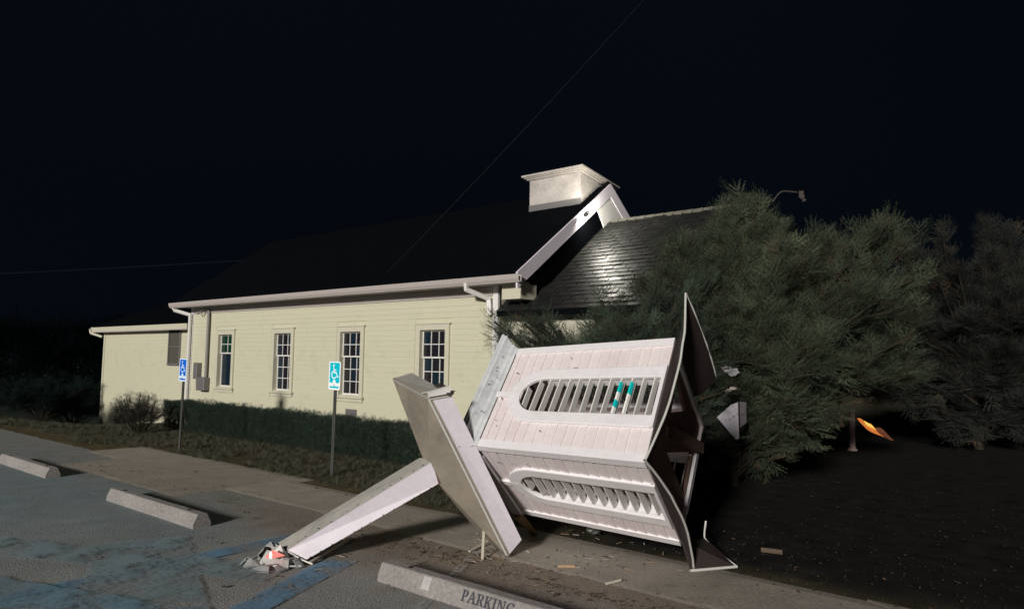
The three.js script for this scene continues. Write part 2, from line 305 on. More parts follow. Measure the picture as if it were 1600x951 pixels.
  for (const sg of [1, -1]) part('rake_soffit', slab([[S1 + 0.021, EY - 0.12, sg > 0 ? -EN - 0.05 : -BN + EN + 0.05], [S1 + 0.021, RY - 0.14, -RN], [RS - 0.002, RY - 0.14, -RN], [RS - 0.002, EY - 0.12, sg > 0 ? -EN - 0.05 : -BN + EN + 0.05]], [0, 0.03, 0]), M.fascia, church);
  // what is left of the steeple: a low white box astride the ridge
  const st = part('steeple_stump', hexa([[15.75, 4.85, -1.94], [17.04, 4.85, -1.94], [17.04, 4.85, -3.2], [15.75, 4.85, -3.2], [15.75, 5.70, -1.94], [17.04, 5.70, -1.94], [17.04, 5.535, -3.2], [15.75, 5.535, -3.2]]), M.stump, church, 'white square base left on the ridge after the steeple fell');
  part('added_peak_panel', slab([[RS + 0.02, EY + PITCH * (2.1 - EN) - 0.2, -2.1], [RS + 0.02, RY - 0.1, -RN], [RS + 0.02, EY + PITCH * (2.1 - EN) - 0.2, -(2 * RN - 2.1)], [RS + 0.02, 4.5, -(2 * RN - 2.2)], [RS + 0.02, 4.5, -2.42]], [-0.015, 0, 0]), M.whiteTrim, church);  // added infill panel, set forward so the gable peak catches light
  { // three stepped mouldings; the far side has sagged
    const mo = (e, y0, y1) => { const c = (x, z) => -0.17 * clamp((-1.94 - z) / 1.3, 0, 1.2), x0 = 15.75 - e, x1 = 17.04 + e, z0 = -1.94 + e, z1 = -3.2 - e * 0.3; return hexa([[x0, y0 + c(0, z0), z0], [x1, y0 + c(0, z0), z0], [x1, y0 + c(0, z1), z1], [x0, y0 + c(0, z1), z1], [x0, y1 + c(0, z0), z0], [x1, y1 + c(0, z0), z0], [x1, y1 + c(0, z1), z1], [x0, y1 + c(0, z1), z1]]); };
    part('top_moulding', merge([mo(0.13, 5.74, 5.775), mo(0.09, 5.715, 5.739), mo(0.05, 5.685, 5.714)]), M.stump, st);
  }
  part('flashing', merge([box(15.74, 17.05, 4.9, 5.14, -1.938, -1.93)]), M.greyMetal, st);
}
// windows of the chapel
function makeWindow(s, odd) {
  const C = 0.11, f = [];
  const b = (x0, x1, y0, y1, z0, z1) => box(s + x0, s + x1, y0, y1, z0, z1);
  const w = part('window', merge([b(-C, 0.0, WB - 0.02, WT + C, 0.0, 0.038), b(WW, WW + C, WB - 0.02, WT + C, 0.0, 0.038), b(0, WW, WT, WT + C, 0, 0.036), b(-C - 0.03, WW + C + 0.03, WT + C + 0.001, WT + C + 0.03, 0, 0.055)]), M.creamTrim, church);
  part('sill', b(-C - 0.04, WW + C + 0.04, WB - 0.065, WB - 0.021, -0.02, 0.075), M.creamTrim, w);
  part('apron', b(-C, WW + C, WB - 0.14, WB - 0.066, 0, 0.03), M.creamTrim, w);
  const mid = WB + (WT - WB) * (odd ? 0.64 : 0.605), J = 0.026;
  const sash = (y0, y1, z, cols, rows, g) => {
    const sh = part('sash', merge([b(0.002, J, y0, y1, z - 0.03, z), b(WW - J, WW - 0.002, y0, y1, z - 0.03, z), b(J, WW - J, y1 - J, y1, z - 0.03, z), b(J, WW - J, y0, y0 + J + 0.006, z - 0.03, z)]), M.whiteTrim, w);
    const iw = (WW - 2 * J) / cols, ih = (y1 - y0 - 2 * J) / rows;
    for (let i = 0; i < cols; i++) for (let k = 0; k < rows; k++) part('pane', b(J + i * iw, J + (i + 1) * iw - 0.001, y0 + J + k * ih, y0 + J + (k + 1) * ih - 0.001, z - 0.021, z - 0.016), g(i, k), w);
    for (let i = 1; i < cols; i++) part('muntin', b(J + i * iw - 0.008, J + i * iw + 0.008, y0 + J, y1 - J, z - 0.026, z - 0.003), M.whiteTrim, w);
    for (let k = 1; k < rows; k++) part('muntin', b(J, WW - J, y0 + J + k * ih - 0.008, y0 + J + k * ih + 0.008, z - 0.0255, z - 0.0035), M.whiteTrim, w);
    return sh;
  };
  const pick = () => (rnd() < 0.25 ? M.glassBlue : M.glass);
  sash(mid - 0.012, WT - 0.002, -0.045, odd ? 2 : 3, 2, odd ? () => M.glassGreen : pick);
  sash(WB, mid + 0.02, -0.078, odd ? 1 : 3, odd ? 1 : 3, pick);
  return w;
}
wins.forEach(([s, k]) => makeWindow(s, k === 'odd'));
part('vent_cover', merge([box(12.35, 12.69, 0.50, 0.80, 0.02, 0.045), ...[0, 1, 2, 3, 4].map((i) => box(12.38, 12.66, 0.535 + i * 0.05, 0.56 + i * 0.05, 0.0451, 0.056))]), M.greyMetal, church);
{ // low roofed front hall against the gable
  const e0 = 16.6, e1 = 19.95, vy0 = 2.76, vn0 = -0.08, vry = 4.74, vsl = Math.hypot(vry - vy0, RN - vn0), list = [[], [], []];
  part('hall_wall', box(S1 + 0.03, 19.45, -0.2, 2.86, -0.36, -0.2), M.creamTrim, church); part('hall_wall', box(S1 + 0.03, 19.45, -0.2, 2.86, -5.0, -4.84), M.creamTrim, church);
  part('hall_gable', slab([[19.45, -0.2, -0.2], [19.45, 2.8, -0.2], [19.45, vry - 0.16, -RN], [19.45, 2.8, -5.0], [19.45, -0.2, -5.0]], [0.14, 0, 0]), M.creamTrim, church);
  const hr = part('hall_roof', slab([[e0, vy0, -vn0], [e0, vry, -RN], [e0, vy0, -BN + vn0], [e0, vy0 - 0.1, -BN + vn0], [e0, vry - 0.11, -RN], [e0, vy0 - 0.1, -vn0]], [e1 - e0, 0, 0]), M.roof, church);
  const dir = [(vry - vy0) / vsl, -(RN - vn0) / vsl], nr = [-dir[1], dir[0]], rows = 24;
  for (let r = 0; r < rows; r++) for (let s = e0 - (r % 2) * 0.12; s < e1; s += 0.24) {
    const a = Math.max(e0, s), b = Math.min(e1 + 0.02, s + 0.232 + rr(-0.01, 0)); if (b - a < 0.02) continue;
    const t0 = r * vsl / rows - 0.012, t1 = (r + 1.1) * vsl / rows, h = 0.012 + rr(0, 0.012), P = (t, hh) => [vy0 + dir[0] * t + nr[0] * hh, -vn0 + dir[1] * t + nr[1] * hh];
    list[Math.floor(rnd() * 3)].push(slab([P(t0, h), P(t1, 0.005 + rr(-0.003, 0.004)), P(t1, 0.001), P(t0, 0.001)].map(([y, z]) => [a, y, z]), [b - a, 0, 0]));
  }
  list.forEach((l, i) => { const m = part('hall_shingles', merge(l), M.vestRoof[i], hr); m.userData.kind = 'stuff'; });
  const caps = []; for (let s = RS + 0.04; s < e1; s += 0.2) caps.push(slab([[s, vry - 0.07, -RN + 0.11], [s, vry + 0.025, -RN], [s, vry - 0.07, -RN - 0.11]], [0.19, 0.006, 0])); 
  part('ridge_caps', merge(caps), M.ridge, hr).userData.kind = 'stuff';  // caps coloured lighter than the shingles to paint in the floodlit line
}
{ // lower rear wing
  const w = thing('rear_wing', 'low cream wing with one plain dark window at the left end of the chapel', 'building', wp(S0, 0, 0), CH_ROT);
  const X0 = -1 - S0, HY = 2.62;
  const wl = part('wall', merge([box(X0, -0.14, -0.95, HY, -0.3, -0.152), box(X0, X0 + 0.15, -0.95, HY, -4.4, -0.3), box(X0, -0.14, -0.95, HY, -4.5, -4.4)]), M.cream[0], w);
  const bl = []; for (let y = -0.9; y < HY - 0.05; y += 0.108) bl.push(hexa([[X0 + 0.1, y, -0.139], [-0.14, y, -0.139], [-0.14, y + 0.112, -0.147], [X0 + 0.1, y + 0.112, -0.147], [X0 + 0.1, y, -0.151], [-0.14, y, -0.151], [-0.14, y + 0.112, -0.151], [X0 + 0.1, y + 0.112, -0.151]]));
  part('clapboards', merge(bl), M.cream[2], wl).userData.kind = 'stuff';
  part('corner_board', box(X0 - 0.02, X0 + 0.1, -0.3, HY, -0.17, -0.12), M.creamTrim, w);
  const win = part('window', merge([box(-1.60, -1.55, 1.62, 2.62, -0.149, -0.10), box(-0.92, -0.87, 1.62, 2.62, -0.149, -0.10), box(-1.60, -0.87, 1.60, 1.66, -0.149, -0.09)]), M.greyMetal, w);
  part('pane', box(-1.55, -0.92, 1.661, 2.13, -0.140, -0.134), M.shutter, win); part('pane', box(-1.55, -0.92, 2.16, 2.62, -0.136, -0.130), M.shutter, win); part('sash', box(-1.55, -0.92, 2.131, 2.159, -0.145, -0.122), M.greyMetal, win);
  part('fascia_board', box(X0 - 0.5, -0.03, HY + 0.03, HY + 0.17, 0.10, 0.13), M.creamTrim, w);
  part('soffit', box(X0 - 0.45, -0.03, HY, HY + 0.03, -0.15, 0.128), M.fascia, w);
  part('gutter_end', merge([bar([X0 - 0.42, HY + 0.12, 0.16], [X0 - 0.42, HY - 0.02, 0.14], 0.05), bar([X0 - 0.42, HY - 0.02, 0.14], [X0 - 0.1, HY - 0.14, -0.1], 0.045)]), M.creamTrim, w);
  part('roof', slab([[X0 - 0.5, HY + 0.19, 0.16], [X0 - 0.5, HY + 1.1, -2.3], [X0 - 0.5, HY + 0.19, -4.8], [X0 - 0.5, HY + 0.1, -4.8], [X0 - 0.5, HY + 0.98, -2.3], [X0 - 0.5, HY + 0.172, 0.13]], [-X0 + 0.48, 0, 0]), M.roof, w);
}
{ // electric service on the chapel's left end
  const m = thing('electric_meter', 'grey electric meter box and conduit on the wall by the left downspout', 'meter', wp(6.3, 0, 0), CH_ROT);
  part('conduit', merge([bar([0.06, 1.3, 0.075], [0.06, 3.16, 0.075], 0.04, 0.04, 10)]), M.conduit, m);
  part('meter_box', new RoundedBoxGeometry(0.42, 0.36, 0.16, 2, 0.02).translate(-0.04, 1.14, 0.102), M.greyMetal, m);
  part('disconnect_box', new RoundedBoxGeometry(0.20, 0.44, 0.13, 2, 0.015).translate(-0.4, 1.48, 0.09), M.greyMetal, m);
  part('cable', tube([[-0.4, 1.26, 0.09], [-0.4, 1.12, 0.09], [-0.33, 1.05, 0.09], [-0.24, 1.08, 0.09]], 0.022), M.conduit, m);
  part('service_loop', tube([[0.06, 3.1, 0.09], [-0.1, 3.14, 0.16], [-0.3, 3.02, 0.18], [-0.42, 3.06, 0.14], [-0.34, 3.16, 0.1]], 0.014), M.conduit, m);
}
{ // floodlight on the rake board
  const f = thing('floodlight', 'lit floodlight clamped to the sloping rake board below the broken steeple base', 'floodlight', wp(17.34, 1.5, 4.70), CH_ROT);
  part('housing', boxUV(flat(new RoundedBoxGeometry(0.09, 0.08, 0.13, 2, 0.02).rotateX(0.62).translate(0.16, -0.03, 0.06))), M.greyMetal, f);
  part('bracket', merge([bar([-0.01, -0.07, 0.06], [0.14, -0.03, 0.06], 0.010)]), M.greyMetal, f);
  part('bulb', new THREE.SphereGeometry(0.032, 12, 8).scale(1, 1, 1.3).translate(0.18, 0.035, -0.02), new THREE.MeshStandardMaterial({ color: 0xffffff, emissive: lin(1, 0.93, 0.76), emissiveIntensity: 5 }), f);
  const l = new THREE.PointLight(lin(1, 0.97, 0.84), 7.5, 0, 2); l.position.set(0.18, 0.035, -0.02); l.castShadow = true; l.shadow.radius = 2; f.add(l);
}

/* ---------------------------------------------------------------- fallen belfry */
const BM = new THREE.Matrix4().makeBasis(V(-0.8713, -0.0027, -0.4908), V(0.3168, 0.7607, -0.5666), V(0.3748, -0.6491, -0.6619)).setPosition(1.5551, 1.1632, -6.57);
const bel = thing('fallen_belfry', 'white louvred belfry lying on its side across the walkway with torn dark skirt', 'belfry', V(0, 0, 0));
bel.position.setFromMatrixPosition(BM); bel.quaternion.setFromRotationMatrix(BM);
const toBel = (q) => { const v = V(...q).applyMatrix4(BM.clone().invert()); return [v.x, v.y, v.z]; };
{
  const L = 1.69, SA = 1.3095, SB = 1.1613, sz = (u) => SA + (SB - SA) * u / 1.6915;
  const rot = [([x, y, z]) => [x, y, z], ([x, y, z]) => [x, z, -y], ([x, y, z]) => [x, -y, -z], ([x, y, z]) => [x, -z, y]];
  const F = (k, u, v, w) => rot[k]([u, v * sz(u) / SA, -(sz(u) / 2 + w)]);
  const H = SA / 2, AC = 1.20, RI = 0.22, RO = 0.33;
  const mapGeo = (g, k) => { // (u, v, w) geometry on face k; mirrored, so triangles are turned
    g = flat(g); const p = g.attributes.position;
    for (let i = 0; i < p.count; i++) { const q = F(k, p.getX(i), p.getY(i), p.getZ(i)); p.setXYZ(i, ...q); }
    for (let i = 0; i < p.count; i += 3) { const a = [p.getX(i), p.getY(i), p.getZ(i)]; p.setXYZ(i, p.getX(i + 1), p.getY(i + 1), p.getZ(i + 1)); p.setXYZ(i + 1, ...a); }
    g.computeVertexNormals(); return boxUV(g);
  };
  const hx = (k, u0, u1, v0, v1, wa, wb, w0 = 0) => hexa([F(k, u0, v0, wa), F(k, u0, v1, wa), F(k, u1, v1, wb), F(k, u1, v0, wb), F(k, u0, v0, w0), F(k, u0, v1, w0), F(k, u1, v1, w0), F(k, u1, v0, w0)]);
  const half = (r, u) => (u <= AC ? r : u >= AC + r ? 0 : Math.sqrt(r * r - (u - AC) ** 2));
  for (let k = 0; k < 4; k++) {
    const sh = new THREE.Shape([[0, -H + 0.01], [L, -H + 0.01], [L, H - 0.01], [0, H - 0.01]].map((q) => new THREE.Vector2(...q)));
    const ho = new THREE.Path(); ho.moveTo(0.03, -RI - 0.01); ho.lineTo(AC, -RI - 0.01); ho.absarc(AC, 0, RI + 0.01, -Math.PI / 2, Math.PI / 2, false); ho.lineTo(0.03, RI + 0.01); sh.holes.push(ho);
    const panel = part('wall_panel', mapGeo(new THREE.ExtrudeGeometry(sh, { depth: 0.016, bevelEnabled: false, curveSegments: 14 }).translate(0, 0, -0.018), k), M.pink[0], bel);
    for (let i = 0, u = 0.0; u < L - 0.02; i++, u += 0.1) {
      const u1 = Math.min(u + 0.104, L), e = half(0.30, Math.max(u1, u)), m = () => M.pink[Math.floor(rnd() * 3)], o = rr(-0.004, 0.005), sk = rr(-0.003, 0.003), vv = H - 0.06;
      const cb = (a, b) => part('clapboard', hexa([F(k, u + sk, a, 0.014 + o * 0.7), F(k, u - sk, b, 0.014 + o * 0.7), F(k, u1, b, 0.004), F(k, u1, a, 0.004), F(k, u, a, 0), F(k, u, b, 0), F(k, u1, b, 0), F(k, u1, a, 0)]), m(), panel);
      if (e > 0.03) { cb(-vv, -e); cb(e, vv); } else cb(-vv, vv);
    }
    for (const s of [-1, 1]) part('corner_board', hx(k, 0, L, s * (H - 0.062), s * (H + 0.024), 0.025, 0.025, -0.004), M.belTrim, bel);
    // arched trim with louvre blades
    const U = new THREE.Shape(); U.moveTo(0.02, -RO); U.lineTo(AC, -RO); U.absarc(AC, 0, RO, -Math.PI / 2, Math.PI / 2, false); U.lineTo(0.02, RO); U.lineTo(0.02, RI); U.lineTo(AC, RI); U.absarc(AC, 0, RI, Math.PI / 2, -Math.PI / 2, true); U.lineTo(0.02, -RI);
    const trim = part('arched_trim', mapGeo(new THREE.ExtrudeGeometry(U, { depth: 0.024, bevelEnabled: true, bevelThickness: 0.008, bevelSize: 0.01, bevelSegments: 2, curveSegments: 16 }).translate(0, 0, 0.002), k), M.belTrim, bel);
    part('keystone', hx(k, AC + RI + 0.02, L, -0.035, 0.035, 0.036, 0.034, 0), M.belTrim, trim);
    part('louvre_sill', hx(k, 0.0, 0.035, -RO - 0.01, RO + 0.01, 0.042, 0.038, -0.03), M.belTrim, trim);
    const reveal = []; for (const s of [-1, 1]) reveal.push(hx(k, 0.03, AC, s * (RI + 0.001), s * (RI + 0.014), 0.0, 0.0, -0.10));
    part('jamb', merge(reveal), M.belTrim, trim);
    for (let i = 0; i < 13; i++) {
      const u = 0.085 + i * 0.105, b = Math.min(half(RI, u + 0.04), half(RI, u - 0.03) || RI) - 0.002 + rr(-0.002, 0); if (b < 0.04) continue;
      const d = rr(-0.006, 0.006), t = 0.011;
      part('louvre_blade', hexa([F(k, u + 0.011 + d, -b, 0.012), F(k, u + 0.011 - d, b, 0.012), F(k, u - 0.004 - d, b, -0.05), F(k, u - 0.004 + d, -b, -0.05), F(k, u + 0.011 + t + d, -b, 0.012), F(k, u + 0.011 + t - d, b, 0.012), F(k, u - 0.004 + t - d, b, -0.05), F(k, u - 0.004 + t + d, -b, -0.05)]), M.whiteTrim, trim);
      if (k === 0 && (i === 2 || i === 3)) { // cyan and white light glints painted as thin strips on two blades
        const cy = std(0.0, 0.62, 0.62, 0.4), wh = std(0.95, 0.95, 0.9, 0.4), strip = (v0, v1, m) => part('painted_glint', hexa([F(k, u + 0.024, v0, 0.016), F(k, u + 0.024, v1, 0.016), F(k, u + 0.006, v1, -0.012), F(k, u + 0.006, v0, -0.012), F(k, u + 0.008, v0, 0.016), F(k, u + 0.008, v1, 0.016), F(k, u - 0.004, v1, -0.012), F(k, u - 0.004, v0, -0.012)]), m, trim);
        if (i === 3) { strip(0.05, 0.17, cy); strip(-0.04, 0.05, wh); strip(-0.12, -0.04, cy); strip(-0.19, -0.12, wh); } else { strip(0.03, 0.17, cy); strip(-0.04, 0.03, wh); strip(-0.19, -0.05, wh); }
      }
    }
    // crown moulding at the top (torn off the lower near side)
    if (k !== 1) {
      const pr = [[1.66, 0.03], [1.69, 0.036], [1.705, 0.05], [1.735, 0.06], [1.775, 0.10], [1.79, 0.125], [1.815, 0.125], [1.83, 0.138], [1.85, 0.138], [1.85, 0.0]], f = [];
      for (let i = 0; i + 1 < pr.length; i++) { const [a, wa] = pr[i], [b, wb] = pr[i + 1], ea = (H * sz(a) / SA + wa) * SA / sz(a), eb = (H * sz(b) / SA + wb) * SA / sz(b); f.push([F(k, a, ea, wa), F(k, a, -ea, wa), F(k, b, -eb, wb), F(k, b, eb, wb)]); }
      part('crown_moulding', polys(f), M.crown, bel);
    }
  }
  part('top_deck', box(1.70, 1.74, -0.56, 0.56, -0.56, 0.56), M.brownWood, bel);
  // trim plank torn loose from the top, its raw wood end on the ground
  { const a = [1.715, -0.64, -0.45], b = [1.715, -0.63, 0.60], c = [1.755, -0.545, 1.40];
    const pk = (p, q, w0, w1, t) => hexa([[p[0] - w0, p[1], p[2]], [p[0] + w0, p[1], p[2]], [q[0] + w1, q[1], q[2]], [q[0] - w1, q[1], q[2]], [p[0] - w0, p[1] + t, p[2]], [p[0] + w0, p[1] + t, p[2]], [q[0] + w1, q[1] + t, q[2]], [q[0] - w1, q[1] + t, q[2]]]);
    const tp = part('torn_trim_board', pk(a, b, 0.062, 0.055, 0.03), M.crown, bel, 'pale trim board hanging loose to the ground with a raw wood end');
    part('splintered_end', merge([pk(b, c, 0.05, 0.018, 0.03), hexa([[1.67, -0.635, 0.60], [1.75, -0.635, 0.62], [1.745, -0.585, 1.02], [1.725, -0.585, 1.0], [1.67, -0.665, 0.60], [1.75, -0.665, 0.62], [1.745, -0.60, 1.02], [1.725, -0.60, 1.0]])]), M.rawWood, tp); }
  { const fl = []; for (let i = 0; i < 30; i++) { const k = rnd() < 0.7 ? 0 : 1, top = rnd() < 0.25, u = top ? rr(1.70, 1.8) : rr(0.1, 1.66), v = rr(-0.5, 0.5), w = top ? 0.10 : 0.03; if (!top && Math.abs(v) < 0.33 && u < 1.5) continue; const p = F(k, u, v, w + 0.004), a = rr(0, 6.28), l = rr(0.006, 0.022), m = rr(0.002, 0.005); const q = [[-l, -m], [l, -m * 0.5], [l * 0.7, m], [-l * 0.6, m * 1.3]].map(([x, y]) => F(k, u + Math.cos(a) * x - Math.sin(a) * y, v + Math.sin(a) * x + Math.cos(a) * y, w + 0.003)); fl.push(slab(q, F(k, 0, 0, 0.003).map((c, t) => c - F(k, 0, 0, 0)[t]))); }
    part('stuck_leaves', merge(fl), std(0.05, 0.04, 0.03, 0.9), bel).userData.kind = 'stuff'; }
  // bulkhead with two triangular holes seen in the open base
  const bs = new THREE.Shape([[-H, -H], [H, -H], [H, H], [-H, H]].map((q) => new THREE.Vector2(...q)));
  bs.holes.push(new THREE.Path([[0.55, -0.33], [0.14, -0.27], [0.45, 0.12]].map((q) => new THREE.Vector2(...q))));
  bs.holes.push(new THREE.Path([[-0.23, -0.15], [-0.23, 0.62], [0.27, 0.57]].map((q) => new THREE.Vector2(...q))));
  const bg = new THREE.ExtrudeGeometry(bs, { depth: 0.03, bevelEnabled: false }); // x=y, y=z, extrude along x
  { const p = bg.attributes.position; for (let i = 0; i < p.count; i++) p.setXYZ(i, p.getZ(i) + 0.03, p.getX(i) * 0.965, p.getY(i) * 0.965); bg.computeVertexNormals(); }
  const bh = part('bulkhead', bg, M.brownWood, bel);
  part('cross_beam', merge([hexa([[0.03, -0.14, -0.25], [0.03, -0.04, -0.30], [0.03, 0.45, 0.66], [0.03, 0.36, 0.72], [-0.04, -0.14, -0.25], [-0.04, -0.04, -0.30], [-0.04, 0.45, 0.66], [-0.04, 0.36, 0.72]])]), M.brownWood, bh);
  // flared skirt round the base: dark panels with pale drip edges
  const RH = 0.9055, CY = 0.0726, CZ = -0.0506;
  const rimP = (k, a) => { const q = rot[k]([-0.10, (a * 2 - 1) * RH, -RH]); const bow = 1 - (2 * a - 1) ** 2; const r = rot[k]([0, 0, 0.055 * bow]); return [q[0] - 0.075 * bow, q[1] + CY + r[1], q[2] + CZ + r[2]]; };
  const skirt = (k, a0, a1) => {
    const fn = (i, j) => { const a = a0 + (a1 - a0) * i, e = F(k, 0, (a * 2 - 1) * H, 0.0), r = rimP(k, a), t = Math.pow(j, 1.5), tx = Math.pow(j, 0.7); return [e[0] + (r[0] - e[0]) * tx - 0.004, e[1] + (r[1] - e[1]) * t, e[2] + (r[2] - e[2]) * t]; };
    const g = gridSolid(fn, 14, 5, [-0.010, 0, 0]);
    const sk = part('skirt_panel', g, M.brim, bel);
    const pts = []; for (let i = 0; i <= 12; i++) { const q = fn(i / 12, 1); pts.push([q[0] - 0.004 + rr(-0.004, 0.004), q[1], q[2]]); }
    part('drip_edge', tube(pts, 0.011, 40, 6), M.drip, sk);
  };
  skirt(0, 0, 1); skirt(1, 0.03, 1); skirt(3, 0, 0.62);
  // the piece bent flat on the ground at the lowest corner
  const A = toBel([1.65, 0.015, -6.53]), B = toBel([2.12, 0.018, -6.67]), C = toBel([1.90, 0.20, -6.95]), D = toBel([1.92, 0.36, -6.98]), E = [0.0, -0.64, 0.64];
  const bp = part('bent_skirt_panel', slab([E, A, B, C], [-0.008, 0, 0.004]), M.brim, bel);
  part('drip_edge', tube([A, B], 0.014, 10, 6), M.drip, bp); part('drip_edge', tube([B, [(B[0] + C[0]) / 2, (B[1] + C[1]) / 2 - 0.02, (B[2] + C[2]) / 2], C, D], 0.011, 20, 6), M.drip, bp);
}

/* ---------------------------------------------------------------- fallen steeple cap with its post */
{
  const base = V(-0.15, 0, -7.1), q = (a) => [a[0] - base.x, a[1] - base.y, a[2] - base.z];
  const cap = thing('steeple_cap', 'square steeple cap standing on edge with boxed post reaching down to the lot', 'steeple cap', base);
  const V1 = q([-1.233, 1.685, -7.34]), P1 = q([-1.045, 1.746, -7.41]), V2 = q([-0.753, 1.54, -6.46]), P2 = q([-0.555, 1.575, -6.53]), V3 = q([-0.008, 0.03, -6.85]), P3 = q([0.125, 0.17, -6.92]), V4 = q([-0.255, 0.0, -7.6]), P4 = q([-0.068, 0.10, -7.67]), AP = q([-0.80, 0.774, -7.03]);
  const lerp = (a, b, t) => a.map((v, k) => v + (b[k] - v) * t);
  const inn = [0.05, 0.03, 0.0];
  for (const [a, b] of [[V1, V2], [V2, V3], [V3, V4], [V4, V1]]) part('roof_panel', slab([a, b, AP], [0.022, 0.012, -0.004]), M.capRoof, cap);
  const fas = (a, b, c, d, t, m, name = 'fascia_board') => part(name, slab([a, b, c, d], t), m, cap);
  fas(V2, V3, lerp(V3, P3, 1), P2, [-0.012, 0.004, -0.03], M.capFascia);
  fas(V1, V2, P2, P1, [0.01, -0.025, 0.005], M.postTop); fas(V3, V4, P4, P3, [-0.01, 0.02, 0], M.postTop); fas(V4, V1, P1, P4, [0.01, 0, 0.025], M.postTop);
  part('underside', slab([P1, P2, P3, P4].map((p) => lerp(p, AP, 0.06)), [-0.02, -0.01, 0]), M.brownWood, cap);
  // edge trim along the pyramid side of the near fascia
  part('edge_trim', tube([lerp(V2, V3, 0.01), lerp(V2, V3, 0.4), lerp(V2, V3, 0.99)], 0.011, 20, 6), M.drip, cap);
  // curled flap at the upper near corner
  part('torn_flap', gridSolid((u, v) => { const a = lerp(lerp(V2, P2, u), lerp(V1, P1, u), v * 0.16); return [a[0] + 0.02 * Math.sin(v * 3), a[1] + 0.05 * Math.sin(v * 3.1) * (0.5 + u * 0.5) + 0.004, a[2] + 0.03]; }, 4, 6, [0, 0.006, 0]), M.whiteTrim, cap);
  // boxed post
  const pa = q([-0.90, 0.895, -7.10]), pb = q([-0.745, 0.90, -6.93]), pc = q([-0.685, 0.685, -6.98]), ea = q([-2.188, 0.125, -6.75]), eb = q([-2.05, 0.11, -6.62]), ec = q([-1.894, 0.02, -6.60]);
  const pd = pa.map((v, k) => v + pc[k] - pb[k]), ed = ea.map((v, k) => v + ec[k] - eb[k]); ed[1] = 0.02 - base.y;
  const post = part('post', hexa([pa, pb, pc, pd, ea, eb, ec, ed]), M.capFascia, cap, 'boxed white post rising from the cap, its end crushed on the lot');
  const up = (a, h) => [a[0], a[1] + h, a[2]];
  part('top_board', hexa([up(pa, 0.014), up(pb, 0.014), up(eb, 0.014), up(ea, 0.014), up(pa, 0.002), up(pb, 0.002), up(eb, 0.002), up(ea, 0.002)]), M.postTop, post);
  const nails = []; for (let i = 1; i < 14; i++) { const a = lerp(pb, eb, i / 14 + rr(-0.02, 0.02)); nails.push(new THREE.IcosahedronGeometry(rr(0.004, 0.009), 0).scale(1.7, 0.5, 1).translate(a[0] + rr(-0.02, 0.0), a[1] + 0.016, a[2] + rr(-0.012, 0.006))); const b = lerp(pc, ec, i / 14 + rr(-0.03, 0.03)); nails.push(new THREE.IcosahedronGeometry(rr(0.003, 0.008), 0).translate(b[0], b[1] + 0.004, b[2] + 0.004)); }
  part('torn_edge', merge(nails), M.bark, post).userData.kind = 'stuff';
  part('post_collar', merge([bar(pa, pd, 0.012), bar(pb, pc, 0.012), bar(pa, pb, 0.012)]), M.brownWood, post);
  // rags of dark roofing felt on the upper corner
  const rags = []; for (let i = 0; i < 26; i++) { const a = lerp(lerp(P2, P1, rr(-0.04, 0.25)), lerp(P3, P2, 0), 0), s = rr(0.012, 0.035); const g = new THREE.IcosahedronGeometry(s, 0).scale(1.4, 0.5, 0.9).rotateY(rr(0, 6)).rotateZ(rr(-0.6, 0.6)); rags.push(g.translate(a[0] + rr(-0.04, 0.03), a[1] + rr(0, 0.04), a[2] + rr(-0.03, 0.03))); }
  part('felt_rags', merge(rags), std(0.05, 0.042, 0.035, 0.95), cap).userData.kind = 'stuff';
}

